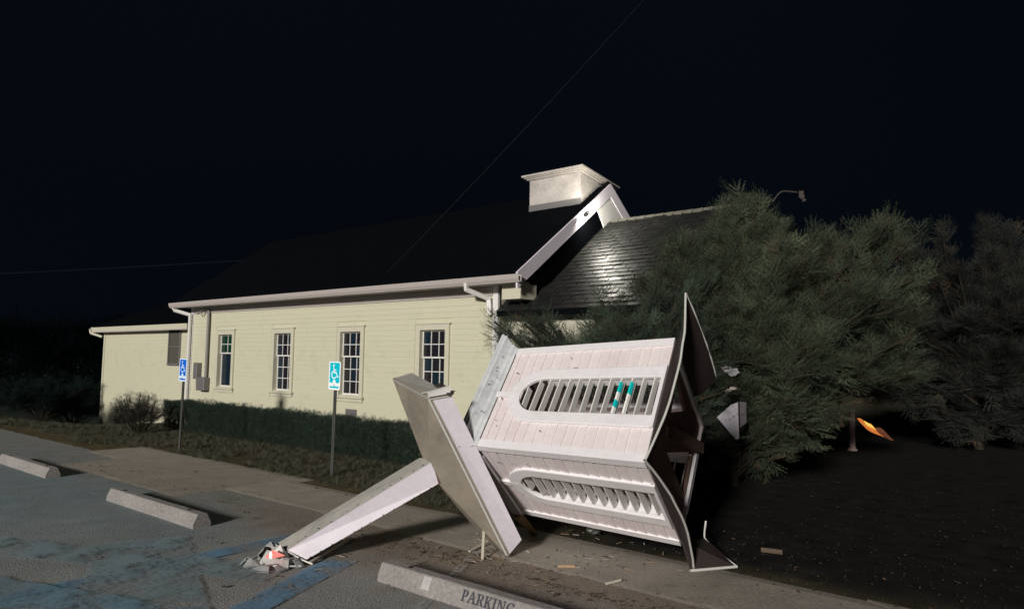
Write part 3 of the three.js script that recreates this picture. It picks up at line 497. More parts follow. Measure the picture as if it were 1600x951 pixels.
/* ---------------------------------------------------------------- wreckage on the lot */
{
  const c = wp(18.95, -5.85, 0); c.x = -2.08; c.z = -6.60;
  const cr = thing('crumpled_metal', 'crumpled pale sheet metal with a glowing red shard at the post end', 'wreckage', c);
  const crump = (cx, cz, r, hgt, sd, mat) => { const f = [], N = 9, ring = (k, rad, hh) => { const a = k / N * Math.PI * 2; return [cx + Math.cos(a) * rad * (0.8 + 0.5 * fbm(k * 1.7, sd, 0, 2)), Math.max(0.008, hh * (0.6 + 1.2 * Math.abs(fbm(k * 1.3, sd + 5, 1, 2)))), cz + Math.sin(a) * rad * 0.7 * (0.8 + 0.5 * fbm(k * 2.1, sd + 9, 2, 2))]; };
    for (let k = 0; k < N; k++) { if ((k + sd) % 5 === 4) continue; const a = ring(k % N, r, 0.01), b = ring((k + 1) % N, r, 0.01), d = ring(k % N, r * 0.45, hgt), e = ring((k + 1) % N, r * 0.45, hgt); f.push(slab([a, b, e], [0, 0.006, 0]), slab([a, e, d], [0, 0.006, 0])); if (k % 2) f.push(slab([d, e, [cx, hgt * 0.75, cz]], [0, 0.006, 0])); }
    return part('metal_sheet', merge(f), mat, cr); };
  crump(-0.08, -0.02, 0.26, 0.19, 1, std(0.50, 0.51, 0.50, 0.45, { map: stainMap })); crump(0.10, 0.10, 0.17, 0.10, 3, std(0.42, 0.43, 0.43, 0.5, { map: stainMap })); crump(-0.24, 0.08, 0.15, 0.09, 6, std(0.34, 0.36, 0.36, 0.5, { map: stainMap })); crump(-0.04, 0.2, 0.20, 0.06, 8, std(0.4, 0.42, 0.42, 0.4, { metalness: 0.2 }));
  part('bent_strip', tube([[-0.34, 0.02, 0.02], [-0.22, 0.05, 0.02], [-0.1, 0.03, 0.14], [0.1, 0.03, 0.16], [0.22, 0.02, 0.12]], 0.009, 24, 5), M.drip, cr);
  part('bent_strip', tube([[-0.12, 0.16, -0.1], [0.05, 0.11, -0.02], [0.2, 0.05, 0.03], [0.3, 0.02, 0.05]], 0.008, 24, 5), M.drip, cr);
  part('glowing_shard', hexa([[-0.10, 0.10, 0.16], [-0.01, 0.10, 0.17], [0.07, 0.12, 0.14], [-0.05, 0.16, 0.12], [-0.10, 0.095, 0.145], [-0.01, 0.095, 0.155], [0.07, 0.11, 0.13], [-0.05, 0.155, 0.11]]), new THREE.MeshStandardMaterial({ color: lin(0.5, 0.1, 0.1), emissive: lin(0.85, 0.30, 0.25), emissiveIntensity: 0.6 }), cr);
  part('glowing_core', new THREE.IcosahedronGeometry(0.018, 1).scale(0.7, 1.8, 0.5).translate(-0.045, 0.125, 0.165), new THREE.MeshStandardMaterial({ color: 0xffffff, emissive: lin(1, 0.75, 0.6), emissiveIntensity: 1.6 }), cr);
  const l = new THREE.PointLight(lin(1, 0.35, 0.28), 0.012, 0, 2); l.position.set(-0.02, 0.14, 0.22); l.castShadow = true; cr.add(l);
  const stick = (a, b, r, label, mat = M.paleWood) => { const d = b.clone().sub(a), g = new RoundedBoxGeometry(r * 2, d.length(), r * 1.3, 1, r * 0.3); g.applyQuaternion(new THREE.Quaternion().setFromUnitVectors(V(0, 1, 0), d.clone().normalize())); const m = solo('wood_strip', boxUV(flat(g)), mat, label, 'wood strip', undefined); m.position.copy(a.clone().add(b).multiplyScalar(0.5)); return m; };
  stick(wp(19.17, -5.66, 0.03), wp(18.8, -4.9, 0.05), 0.014, 'thin pale wood strip lying beside the end of the fallen post');
  stick(V(-0.24, 0.30, -6.98), V(-0.245, 0.012, -6.80), 0.013, 'thin pale stick leaning upright under the lower corner of the fallen cap');
  stick(wp(19.98, -4.4, 0.025), wp(19.9, -3.95, 0.06), 0.012, 'short pale stick lying flat on the ground under the fallen cap');
  stick(wp(18.55, -4.93, 0.02), wp(18.78, -4.86, 0.02), 0.012, 'small tan splinter on the walkway beyond the fallen post', M.rawWood);
  stick(wp(20.9, -4.2, 0.02), wp(21.02, -4.1, 0.02), 0.012, 'short splinter in the leaf litter in front of the belfry', M.rawWood);
  stick(wp(22.1, -2.35, 0.02), wp(22.3, -2.3, 0.02), 0.022, 'tan chip of wood on the dark soil right of the belfry', std(0.16, 0.11, 0.075, 0.9, { map: woodMap }));
  stick(wp(21.5, -4.35, 0.02), wp(21.56, -4.2, 0.03), 0.010, 'pale sliver in the muddy strip right of the PARKING stop');
  { const g = []; for (let i = 0; i < 5; i++) g.push(new THREE.IcosahedronGeometry(rr(0.03, 0.06), 1).scale(1.2, 0.7, 1).translate(rr(-0.07, 0.07), rr(0.03, 0.09), rr(-0.05, 0.05)));
    const m = solo('debris_lump', merge(g), M.galv, 'small grey lump of debris under the belfry', 'debris'); m.position.copy(wp(20.5, -2.97, 0)); }
}

/* ---------------------------------------------------------------- wheel stops */
const font = await new FontLoader().loadAsync('fonts/droid/droid_serif_bold.typeface.json');
function stopGeo(len, sd) {
  const pr = [[0.10, 0], [0.10, 0.05], [0.055, 0.145], [0.045, 0.152], [-0.045, 0.152], [-0.055, 0.145], [-0.10, 0.05], [-0.10, 0]], N = 16, f = [];
  const P = (i) => { const x = -len / 2 + len * i / N; return pr.map(([z, y], k) => [x, y + (y > 0.1 ? 0.006 * fbm(i * 0.9, k, sd, 2) : 0), z + 0.004 * fbm(i * 0.7, k + 4, sd, 2)]); };
  for (let i = 0; i < N; i++) { const A = P(i), B = P(i + 1); for (let k = 0; k + 1 < pr.length; k++) f.push([A[k], B[k], B[k + 1], A[k + 1]]); }
  f.push(P(0)); f.push(P(N).reverse()); return polys(f);
}
const stopB = thing('wheel_stop', 'weathered concrete wheel stop in the middle of the lot facing the handicap signs', 'wheel stop', wp(15.93, -5.6), CH_ROT, 'concrete wheel stops along the walkway');
part('concrete_bar', stopGeo(2.3, 1), M.concrete, stopB); part('anchor_pin', merge([-0.85, 0.85].map((x) => new THREE.CylinderGeometry(0.018, 0.018, 0.01, 10).translate(x, 0.155, 0))), M.bark, stopB);
{
  const c = stopB.clone(); c.name = numbered('wheel_stop'); c.position.copy(wp(11.25, -5.55)); scene.add(c); tag(c, 'concrete wheel stop at the far left edge of the lot', 'wheel stop', 'concrete wheel stops along the walkway');
  const a = stopB.clone(); a.name = numbered('wheel_stop'); a.position.copy(wp(21.12, -5.44)); scene.add(a); tag(a, 'nearest concrete wheel stop, marked PARKING in dark letters', 'wheel stop', 'concrete wheel stops along the walkway');
  const tg = new TextGeometry('PARKING', { font, size: 0.084, depth: 0.002, curveSegments: 4 }); tg.computeBoundingBox();
  const w = tg.boundingBox.max.x; tg.scale(0.52 / w, 1, 1);
  const m = part('lettering', tg, std(0.06, 0.06, 0.075, 0.8), a); m.rotation.x = -0.445; m.position.set(20.93 - 21.12, 0.056, 0.0995);
  part('painted_stripe', hexa([[-0.62, 0.052, 0.1005], [-0.53, 0.052, 0.1005], [-0.53, 0.143, 0.058], [-0.62, 0.143, 0.058], [-0.62, 0.054, 0.104], [-0.53, 0.054, 0.104], [-0.53, 0.145, 0.062], [-0.62, 0.145, 0.062]]), std(0.52, 0.51, 0.52, 0.8, { map: stainMap }), a);
}

/* ---------------------------------------------------------------- handicap parking signs */
function signTexture(bg, fg) {
  const cv = document.createElement('canvas'); cv.width = 256; cv.height = 384; const g = cv.getContext('2d');
  const rrect = (x, y, w, h, r) => { g.beginPath(); g.moveTo(x + r, y); g.arcTo(x + w, y, x + w, y + h, r); g.arcTo(x + w, y + h, x, y + h, r); g.arcTo(x, y + h, x, y, r); g.arcTo(x, y, x + w, y, r); g.fill(); };
  g.fillStyle = fg; g.fillRect(0, 0, 256, 384); g.fillStyle = bg; rrect(20, 16, 216, 274, 16); 
  g.strokeStyle = fg; g.fillStyle = fg; g.lineWidth = 17; g.lineCap = 'round'; g.lineJoin = 'round';
  g.beginPath(); g.arc(104, 56, 18, 0, 7); g.fill();
  g.beginPath(); g.moveTo(106, 84); g.lineTo(110, 150); g.lineTo(164, 150); g.lineTo(186, 208); g.lineTo(206, 200); g.stroke();
  g.beginPath(); g.moveTo(108, 116); g.lineTo(154, 116); g.stroke();
  g.beginPath(); g.arc(116, 178, 50, Math.PI * 1.32, Math.PI * 0.22, true); g.stroke();
  g.beginPath(); g.moveTo(92, 292); g.lineTo(92, 262); g.lineTo(112, 248); g.lineTo(136, 248); g.lineTo(156, 262); g.lineTo(156, 292); g.fill();
  g.fillStyle = bg; rrect(28, 334, 200, 26, 4);
  const t = new THREE.CanvasTexture(cv); t.colorSpace = THREE.SRGBColorSpace; t.anisotropy = 8; return t;
}
function makeSign(pos, label, bg, fg, lean) {
  const s = thing('handicap_sign', label, 'sign', pos, CH_ROT, 'handicap parking signs');
  const sh = new THREE.Shape(), W = 0.1525, H = 0.2285, r = 0.03; sh.moveTo(-W + r, -H); sh.lineTo(W - r, -H); sh.absarc(W - r, -H + r, r, -Math.PI / 2, 0); sh.lineTo(W, H - r); sh.absarc(W - r, H - r, r, 0, Math.PI / 2); sh.lineTo(-W + r, H); sh.absarc(-W + r, H - r, r, Math.PI / 2, Math.PI); sh.lineTo(-W, -H + r); sh.absarc(-W + r, -H + r, r, Math.PI, Math.PI * 1.5);
  const back = part('sign_plate', new THREE.ExtrudeGeometry(sh, { depth: 0.003, bevelEnabled: false }).translate(0, 1.6, 0.035), M.galv, s);
  const fg_ = new THREE.ShapeGeometry(sh, 8), p = fg_.attributes.position, uv = []; for (let i = 0; i < p.count; i++) uv.push((p.getX(i) + W) / (2 * W), (p.getY(i) + H) / (2 * H)); fg_.setAttribute('uv', new THREE.Float32BufferAttribute(uv, 2));
  part('sign_face', fg_.translate(0, 1.6, 0.0395), new THREE.MeshStandardMaterial({ map: signTexture(bg, fg), roughness: 0.35 }), back);
  // U-channel post
  const pr = [[-0.03, 0.018], [-0.03, 0.022], [-0.012, 0.022], [-0.009, -0.006], [0.009, -0.006], [0.012, 0.022], [0.03, 0.022], [0.03, 0.018], [0.015, 0.018], [0.012, -0.011], [-0.012, -0.011], [-0.015, 0.018]];
  const ps = new THREE.Shape(pr.map((q) => new THREE.Vector2(...q))), pg = new THREE.ExtrudeGeometry(ps, { depth: 1.85, bevelEnabled: false }).rotateX(-Math.PI / 2).scale(1, 1, -1).translate(0, -0.1, 0); pg.computeVertexNormals();
  part('post', boxUV(flat(pg)), M.galv, s);
  for (const y of [1.45, 1.75]) part('bolt', new THREE.CylinderGeometry(0.009, 0.009, 0.012, 8).rotateX(Math.PI / 2).translate(0, y, 0.044), M.greyMetal, back);
  s.rotation.z = lean; return s;
}
makeSign(V(-2.849, 0, -11.475), 'white wheelchair parking sign with its blue painted aqua for glare on a metal post before the third window', 'rgb(0,200,222)', 'rgb(255,255,255)', -0.012);  // blue field lightened to aqua to stand for its overexposed glare
makeSign(V(-6.6155, 0, -14.26), 'blue wheelchair parking sign on a dark post beside the twiggy bush', 'rgb(0,104,226)', 'rgb(226,242,255)', -0.018);

/* ---------------------------------------------------------------- vegetation */
function frondGeo(n, spread, curl, sd, three = true) { // feathery spray along +y, leaflets on three sub-stems
  const a = [], tri = (p, q, r) => a.push(...p, ...q, ...r); let k = sd; const R = () => { k = (k * 16807) % 2147483647; return k / 2147483647; };
  const stems = three ? [[0, 0, 1], [0.35, 0.3, 0.62], [-0.38, 0.22, 0.66], [0.3, 0.52, 0.42], [-0.3, 0.5, 0.44]] : [[0, 0, 1]];
  for (const [ang, from, len] of stems) {
    const bx = 0, by = from, dx = Math.sin(ang * 1.8), dy = Math.cos(ang * 1.8);
    const P = (t) => [bx + dx * len * t, by + dy * len * t, -curl * (by + dy * len * t) ** 2 + 0.06 * (ang > 0 ? 1 : -1) * t * (ang ? 1 : 0)];
    const w = 0.008; for (let i = 0; i < 3; i++) { const p = P(i / 3), q = P((i + 1) / 3); tri([p[0] - w, p[1], p[2]], [p[0] + w, p[1], p[2]], q); }
    for (let i = 0; i < n; i++) for (const s of [-1, 1]) {
      const t = (i + 0.4 + R() * 0.5) / n, p = P(t), l = spread * (1 - 0.55 * t) * (0.6 + 0.6 * R()), aa = Math.atan2(dx, dy) + s * (0.55 + 0.35 * R()), z = (R() - 0.45) * 0.5 * l;
      const e = [p[0] + Math.sin(aa) * l, p[1] + Math.cos(aa) * l, p[2] + z], h = 0.016;
      tri([p[0], p[1] - h, p[2]], [p[0] + s * h * 0.6, p[1] + h, p[2] + 0.004], e);
    }
  }
  const g = new THREE.BufferGeometry(); g.setAttribute('position', new THREE.Float32BufferAttribute(a, 3)); g.computeVertexNormals(); return g;
}
const fronds = [frondGeo(9, 0.2, 0.22, 77), frondGeo(8, 0.24, 0.35, 991)];
const leafMat = new THREE.MeshStandardMaterial({ color: 0xffffff, roughness: 0.85, side: THREE.DoubleSide });
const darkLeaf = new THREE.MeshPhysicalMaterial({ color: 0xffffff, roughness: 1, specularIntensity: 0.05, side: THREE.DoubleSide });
const _m = new THREE.Matrix4(), _q = new THREE.Quaternion(), _c = new THREE.Color();
function crownMesh(name, geo, items, parent) {
  const im = new THREE.InstancedMesh(geo, leafMat, items.length); im.name = name; im.castShadow = im.receiveShadow = true;
  items.forEach((it, i) => { const y = it.dir.clone().normalize(); let x = it.up.clone().cross(y); if (x.lengthSq() < 1e-4) x = V(1, 0, 0); x.normalize(); const z = x.clone().cross(y); _m.makeBasis(x.multiplyScalar(it.s), y.multiplyScalar(it.s), z.multiplyScalar(it.s)).setPosition(it.p); im.setMatrixAt(i, _m); im.setColorAt(i, it.c); });
  im.userData.kind = 'stuff'; parent.add(im); return im;
}
const greens = (a, b) => { const t = rnd(), k = 0.75 + 0.5 * rnd(); return _c.clone().setRGB((a[0] + (b[0] - a[0]) * t) * k, (a[1] + (b[1] - a[1]) * t) * k, (a[2] + (b[2] - a[2]) * t) * k); };
// spreading juniper: limbs fan from a short trunk, feathery sprays along their outer part
function juniper(name, label, pos, center, rad, nl, per, cols, sc, opts = {}) {
  const t = thing(name, label, 'tree', pos, 0);
  const C = V(...center), wood = [], items = [[], []];
  const low = opts.low ?? -0.55, tx = opts.tx ?? 0, floor = opts.floor ?? (() => 0.05);
  for (let i = 0; i < nl; i++) {
    let d; do { d = V(rr(-1, 1), rr(low, 1), rr(-1, 1)); } while (d.lengthSq() > 1 || d.lengthSq() < 0.2); d.normalize();
    const rk = rr(0.72, 1.06) * (0.86 + 0.3 * Math.max(-0.4, fbm(d.x * 1.7 + pos.x, d.y * 1.7, d.z * 1.7, 3) * 2));
    const tip = V(C.x + d.x * rad[0] * rk, Math.max(0.15, C.y + d.y * rad[1] * rk), C.z + d.z * rad[2] * rk);
    if (opts.tips && i < opts.tips.length) tip.set(...opts.tips[i]); tip.y = Math.max(tip.y, floor(tip.x) + 0.15);
    const st = V(tx + rr(-0.12, 0.12), rr(0.15, C.y * 0.85), rr(-0.12, 0.12)), mid = st.clone().lerp(tip, 0.5).add(V(rr(-0.2, 0.2), rr(0.05, 0.45), rr(-0.2, 0.2)));
    const cv = new THREE.QuadraticBezierCurve3(st, mid, tip); wood.push(new THREE.TubeGeometry(cv, 7, 0.016 + rr(0, 0.014), 5));
    const np = Math.round(per * rr(0.7, 1.2)), hue = rr(0, 1);
    for (let k = 0; k < np; k++) {
      const u = 0.28 + 0.74 * Math.pow(rnd(), 0.75), p = cv.getPoint(Math.min(1, u)), tg = cv.getTangent(Math.min(1, u));
      const out = V(rr(-1, 1), rr(-0.65, 0.75), rr(-1, 1)).multiplyScalar(0.9); const dir = tg.clone().multiplyScalar(1.0).add(out).add(V(0, opts.droop ?? -0.05, 0));
      p.add(V(rr(-1, 1), rr(-1, 1), rr(-1, 1)).multiplyScalar(0.13)); if (p.y < floor(p.x)) continue;
      items[k & 1].push({ p, dir, up: V(rr(-0.6, 0.6), 1, rr(-0.6, 0.6)), s: sc * rr(0.7, 1.35), c: rnd() < 0.05 ? _c.clone().setRGB(0.07, 0.05, 0.03) : greens(cols[0], cols[1]).multiplyScalar((0.62 + hue * 0.42) * (1 + 0.9 * fbm(p.x * 0.9, p.y * 0.9, p.z * 0.9, 3))) });
    }
  }
  part('trunk', merge([bar([tx, -0.2, 0], [tx + 0.05, C.y * 0.9, -0.05], 0.11, 0.06, 8), ...wood]), M.bark, t);
  crownMesh('crown', fronds[0], items[0], t); crownMesh('crown', fronds[1], items[1], t);
  return t;
}
const tipsA = [[-1.98, 2.5, -0.7], [-1.9, 2.32, -0.65], [-1.75, 2.36, -0.5], [-1.85, 2.1, -0.5], [-1.5, 2.45, -0.3], [-1.2, 2.6, -0.2]], tipsB = [];
for (let i = 0; i < 30; i++) tipsA.push([rr(-1.6, 1.5), rr(1.9, 2.5) + 0.05 * i / 30, rr(-0.3, 0.5)]);
for (let i = 0; i < 12; i++) { const t = rnd(); tipsA.push([0.2 + t * 1.1, 2.75 + t * 0.5 - rr(0, 0.3), rr(-0.2, 0.2)]); }
for (let i = 0; i < 46; i++) { const t = Math.pow(rnd(), 0.8), d = rr(0, 0.9); tipsB.push([-2.25 + t * 1.25 + d * 0.3, 3.0 + t * 1.12 - d * 0.6, rr(-0.1, 0.5)]); }
for (let i = 0; i < 26; i++) tipsB.push([rr(-0.9, 2.2), rr(3.75, 4.2), rr(-0.5, 0.5)]);
for (let i = 0; i < 14; i++) tipsB.push([rr(-1.0, -0.1), rr(4.1, 4.4), rr(-0.2, 0.4)]);
juniper('juniper', 'low dark green juniper behind the belfry, its branch tips reaching the chapel corner', V(1.7, 0, -10.5), [0, 1.35, 0], [1.9, 1.4, 1.0], 170, 80, [[0.036, 0.058, 0.040], [0.054, 0.076, 0.046]], 0.25, { low: -0.95, tips: tipsA });
juniper('juniper', 'tall broad green juniper right of the belfry with white boards caught in it', V(4.2, 0, -11.2), [0, 2.1, 0], [2.6, 2.15, 1.4], 330, 95, [[0.046, 0.068, 0.040], [0.082, 0.098, 0.054]], 0.28, { low: -0.97, tips: tipsB, tx: -0.7, floor: (x) => 0.08 + 1.5 * smooth(-0.05, 0.85, x + 0.25 * fbm(x * 3, 1, 0, 2)) });
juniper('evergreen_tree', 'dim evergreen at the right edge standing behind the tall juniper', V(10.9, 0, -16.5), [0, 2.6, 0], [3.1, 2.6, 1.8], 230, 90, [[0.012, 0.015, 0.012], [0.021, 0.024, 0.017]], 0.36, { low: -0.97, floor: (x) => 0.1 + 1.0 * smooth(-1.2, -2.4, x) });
// clipped hedge under the windows
{
  const L = 9.6, h = thing('hedge', 'clipped dark green hedge running below the chapel windows', 'hedge', wp(6.15 + L / 2, -0.72), CH_ROT), items = [[], []], stems = [];
  const prof = (x) => 0.72 + 0.05 * fbm(x * 1.1, 2, 0, 3) * 2 + 0.03 * Math.sin(x * 3.1);
  for (let i = 0; i < 36000; i++) {
    const x = rr(-L / 2, L / 2), hh = prof(x), y = hh * Math.pow(rnd(), 0.75), zz = 0.34 + 0.05 * fbm(x * 1.3, y * 3, 5, 2), z = rnd() < 0.72 ? zz * rr(0.75, 1.02) : rr(-zz, zz);
    items[i & 1].push({ p: V(x, Math.min(y, hh), z), dir: V(rr(-0.7, 0.7), rr(-0.1, 1), rr(-0.2, 1)), up: V(rr(-0.5, 0.5), 1, rr(-0.5, 0.5)), s: rr(0.07, 0.115), c: greens([0.020, 0.042, 0.030], [0.032, 0.056, 0.034]).multiplyScalar(0.85 + 0.4 * (fbm(x * 0.9, 7, 1, 2) + 0.4)) });
  }
  for (let x = -L / 2 + 0.2; x < L / 2; x += 0.33) for (let k = 0; k < 3; k++) stems.push(bar([x + rr(-0.05, 0.05), -0.05, rr(-0.05, 0.05)], [x + rr(-0.2, 0.2), prof(x) * 0.85, rr(-0.2, 0.25)], 0.012, 0.006, 5));
  part('stems', merge(stems), M.bark, h).userData.kind = 'stuff'; crownMesh('foliage', fronds[0], items[0], h); crownMesh('foliage', fronds[1], items[1], h);
}
// twiggy shrub before the rear wing
function shrub(name, label, pos, R, Ht, nb, per, cols, twigR, sc, group) {
  const t = thing(name, label, 'shrub', pos, 0, group), wood = [], items = [[], []];
  for (let i = 0; i < nb; i++) {
    const a = rr(0, 6.283), r = R * Math.sqrt(rnd()), tip = V(Math.cos(a) * r, Ht * rr(0.55, 1.05) * (1 - 0.25 * (r / R) ** 2), Math.sin(a) * r * 0.6), st = V(rr(-0.12, 0.12), -0.05, rr(-0.1, 0.1));
    const cv = new THREE.QuadraticBezierCurve3(st, st.clone().lerp(tip, 0.5).add(V(rr(-0.12, 0.12), rr(0, 0.2), rr(-0.1, 0.1))), tip); wood.push(new THREE.TubeGeometry(cv, 6, twigR * rr(0.6, 1.3), 4));
    for (let k = 0; k < 2; k++) { const p = cv.getPoint(rr(0.45, 0.9)), e = p.clone().add(V(rr(-0.25, 0.25), rr(-0.02, 0.2), rr(-0.2, 0.2))); wood.push(bar(p.toArray(), e.toArray(), twigR * 0.5, twigR * 0.25, 4)); }
    for (let k = 0; k < per; k++) { const u = rr(0.45, 1); items[k & 1].push({ p: cv.getPoint(u).add(V(rr(-0.08, 0.08), rr(-0.06, 0.08), rr(-0.08, 0.08))), dir: V(rr(-1, 1), rr(-0.2, 1), rr(-1, 1)), up: V(rr(-0.5, 0.5), 1, rr(-0.5, 0.5)), s: sc * rr(0.6, 1.3), c: greens(cols[0], cols[1]) }); }
  }
  part('stems', merge(wood), M.bark, t); crownMesh('foliage', fronds[0], items[0], t); crownMesh('foliage', fronds[1], items[1], t); return t;
}
shrub('shrub', 'sparse twiggy bush with brown leaves before the rear wing', wp(6.9, -1.95, -0.02), 0.85, 0.95, 60, 36, [[0.026, 0.028, 0.022], [0.052, 0.048, 0.036]], 0.008, 0.11);
const far = [[1.6, -2.4, 1.5, 1.35, 'dim overgrown shrub nearest the left end of the rear wing'], [-0.4, -3.6, 1.7, 1.2, 'dim low shrub at the left edge of the photo'], [-1.8, -0.4, 1.6, 1.6, 'dim rounded shrub in the dark farther left of the rear wing']];
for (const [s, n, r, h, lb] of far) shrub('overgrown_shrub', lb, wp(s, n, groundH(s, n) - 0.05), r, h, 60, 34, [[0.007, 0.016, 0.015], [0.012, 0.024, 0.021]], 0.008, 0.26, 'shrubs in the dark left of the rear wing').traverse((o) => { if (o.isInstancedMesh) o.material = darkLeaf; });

// grass tufts and fallen leaves
{
  const a = []; for (let i = 0; i < 7; i++) { const an = i * 0.9, x = Math.cos(an) * 0.02, z = Math.sin(an) * 0.02, lx = Math.cos(an * 1.7) * 0.05, lz = Math.sin(an * 1.7) * 0.05; a.push(x - 0.004, 0, z, x + 0.004, 0, z, x + lx, 0.06 + 0.05 * ((i * 37) % 10) / 10, z + lz); }
  const g = new THREE.BufferGeometry(); g.setAttribute('position', new THREE.Float32BufferAttribute(a, 3)); g.computeVertexNormals();
  const it = []; for (let i = 0; i < 26000; i++) { const s = rr(-4, 24), n = rr(-3.6, 0.1); const f = fbm(s * 0.7, n * 0.9, 3, 3); if (f < -0.12 || n + f < -3.3 || (s > 9.6 && n < -3.0) || s > 19.2 + f * 4) continue; const dry = smooth(-0.1, 0.25, f) * 0.8; it.push({ p: wp(s, n, groundH(s, n) - 0.012), dir: V(rr(-0.2, 0.2), 1, rr(-0.2, 0.2)), up: V(rr(-1, 1), 0.1, rr(-1, 1)), s: rr(0.5, 1.1), c: greens([0.045, 0.048, 0.030], [0.075, 0.066, 0.042]).lerp(_c.clone().setRGB(0.045, 0.06, 0.03), dry * 0.6) }); }
  const im = crownMesh('grass', g, it, scene); im.name = 'grass'; tag(im, 'patchy short grass and weeds between the walkway and the hedge', 'grass'); im.userData.kind = 'stuff';
  const lf = new THREE.BufferGeometry(); lf.setAttribute('position', new THREE.Float32BufferAttribute([-0.5, 0, 0.1, 0, 0.14, -0.32, 0.1, 0.0, 0.3, 0, 0.14, -0.32, 0.55, 0.05, 0.05, 0.1, 0, 0.3], 3)); lf.computeVertexNormals();
  const li = []; for (let i = 0; i < 5200; i++) {
    let s = rr(9, 28), n; const u = rnd(); if (u < 0.55) n = -4.65 + rr(-0.7, 0.5) * rnd(); else if (u < 0.8) n = rr(-3.4, -1.5); else n = rr(-9, -3.2);
    if (u < 0.55 && s < 18 && rnd() < 0.75) continue; const big = rnd() < 0.1 ? 1.9 : 1, br = rnd();
    li.push({ p: wp(s, n, 0.018), dir: V(rr(-0.25, 0.25), rr(-0.05, 0.1), 1).applyAxisAngle(V(0, 1, 0), rr(0, 6.283)), up: V(0, 1, 0), s: rr(0.014, 0.036) * big, c: _c.clone().setRGB(0.05 + 0.13 * br * br, 0.034 + 0.075 * br * br, 0.024 + 0.035 * br * br) });
  }
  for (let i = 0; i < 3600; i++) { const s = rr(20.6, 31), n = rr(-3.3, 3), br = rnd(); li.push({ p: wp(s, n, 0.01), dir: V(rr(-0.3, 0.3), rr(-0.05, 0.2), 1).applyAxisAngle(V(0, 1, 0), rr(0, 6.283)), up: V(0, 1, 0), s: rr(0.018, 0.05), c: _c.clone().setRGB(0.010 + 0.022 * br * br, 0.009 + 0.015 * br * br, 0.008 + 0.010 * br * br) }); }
  li.forEach((o) => { const d = o.dir; o.dir = V(rr(-0.3, 0.3), 1, rr(-0.3, 0.3)); o.up = d; });
  const sg = new THREE.BoxGeometry(0.09, 1, 0.05).toNonIndexed(), si = [];
  for (let i = 0; i < 260; i++) { const a = rr(0, 6.283), d = Math.abs(rr(-1, 1)) * rr(0.2, 2.2), cx = rnd() < 0.5 ? V(-0.1, 0, -6.9) : rnd() < 0.5 ? V(-1.9, 0, -6.6) : V(0.9, 0, -6.9); const u = rnd(); si.push({ p: V(cx.x + Math.cos(a) * d, 0.014, cx.z + Math.sin(a) * d * 0.7), dir: V(Math.cos(a * 3), rr(-0.05, 0.12), Math.sin(a * 3)), up: V(0, 1, 0), s: rr(0.02, 0.09), c: u < 0.4 ? _c.clone().setRGB(0.30, 0.21, 0.13) : u < 0.7 ? _c.clone().setRGB(0.40, 0.38, 0.36) : _c.clone().setRGB(0.10, 0.075, 0.05) }); }
  const sm = crownMesh('splinters', sg, si, scene); tag(sm, 'small wood splinters and paint chips scattered round the fallen steeple', 'splinters');
  const lm = crownMesh('leaf_litter', lf, li, scene); tag(lm, 'scattered brown leaves and bits on the lot and muddy strip', 'leaf litter');
}

{ // far dark wood closing the view behind the chapel
  const items = []; for (let i = 0; i < 9000; i++) { const a = rr(-1.15, 1.15), d = rr(46, 62), x = Math.sin(a) * d, z = -Math.cos(a) * d, H = 3.2 + 2.2 * fbm(x * 0.05, 3, 0, 3) + 0.8 * fbm(x * 0.4, 9, 0, 2); items.push({ p: V(x, -1 + (H + 1) * Math.pow(rnd(), 0.8), z), dir: V(rr(-0.6, 0.6), 1, rr(-0.6, 0.6)), up: V(rr(-1, 1), 0.2, rr(-1, 1)), s: rr(1.0, 2.0), c: greens([0.0008, 0.0022, 0.0028], [0.0016, 0.0036, 0.0042]) }); }
  const im = crownMesh('woodland', fronds[1], items, scene); im.material = darkLeaf; im.name = 'woodland'; tag(im, 'dark wood far behind the chapel, barely showing against the night sky', 'woodland');
}
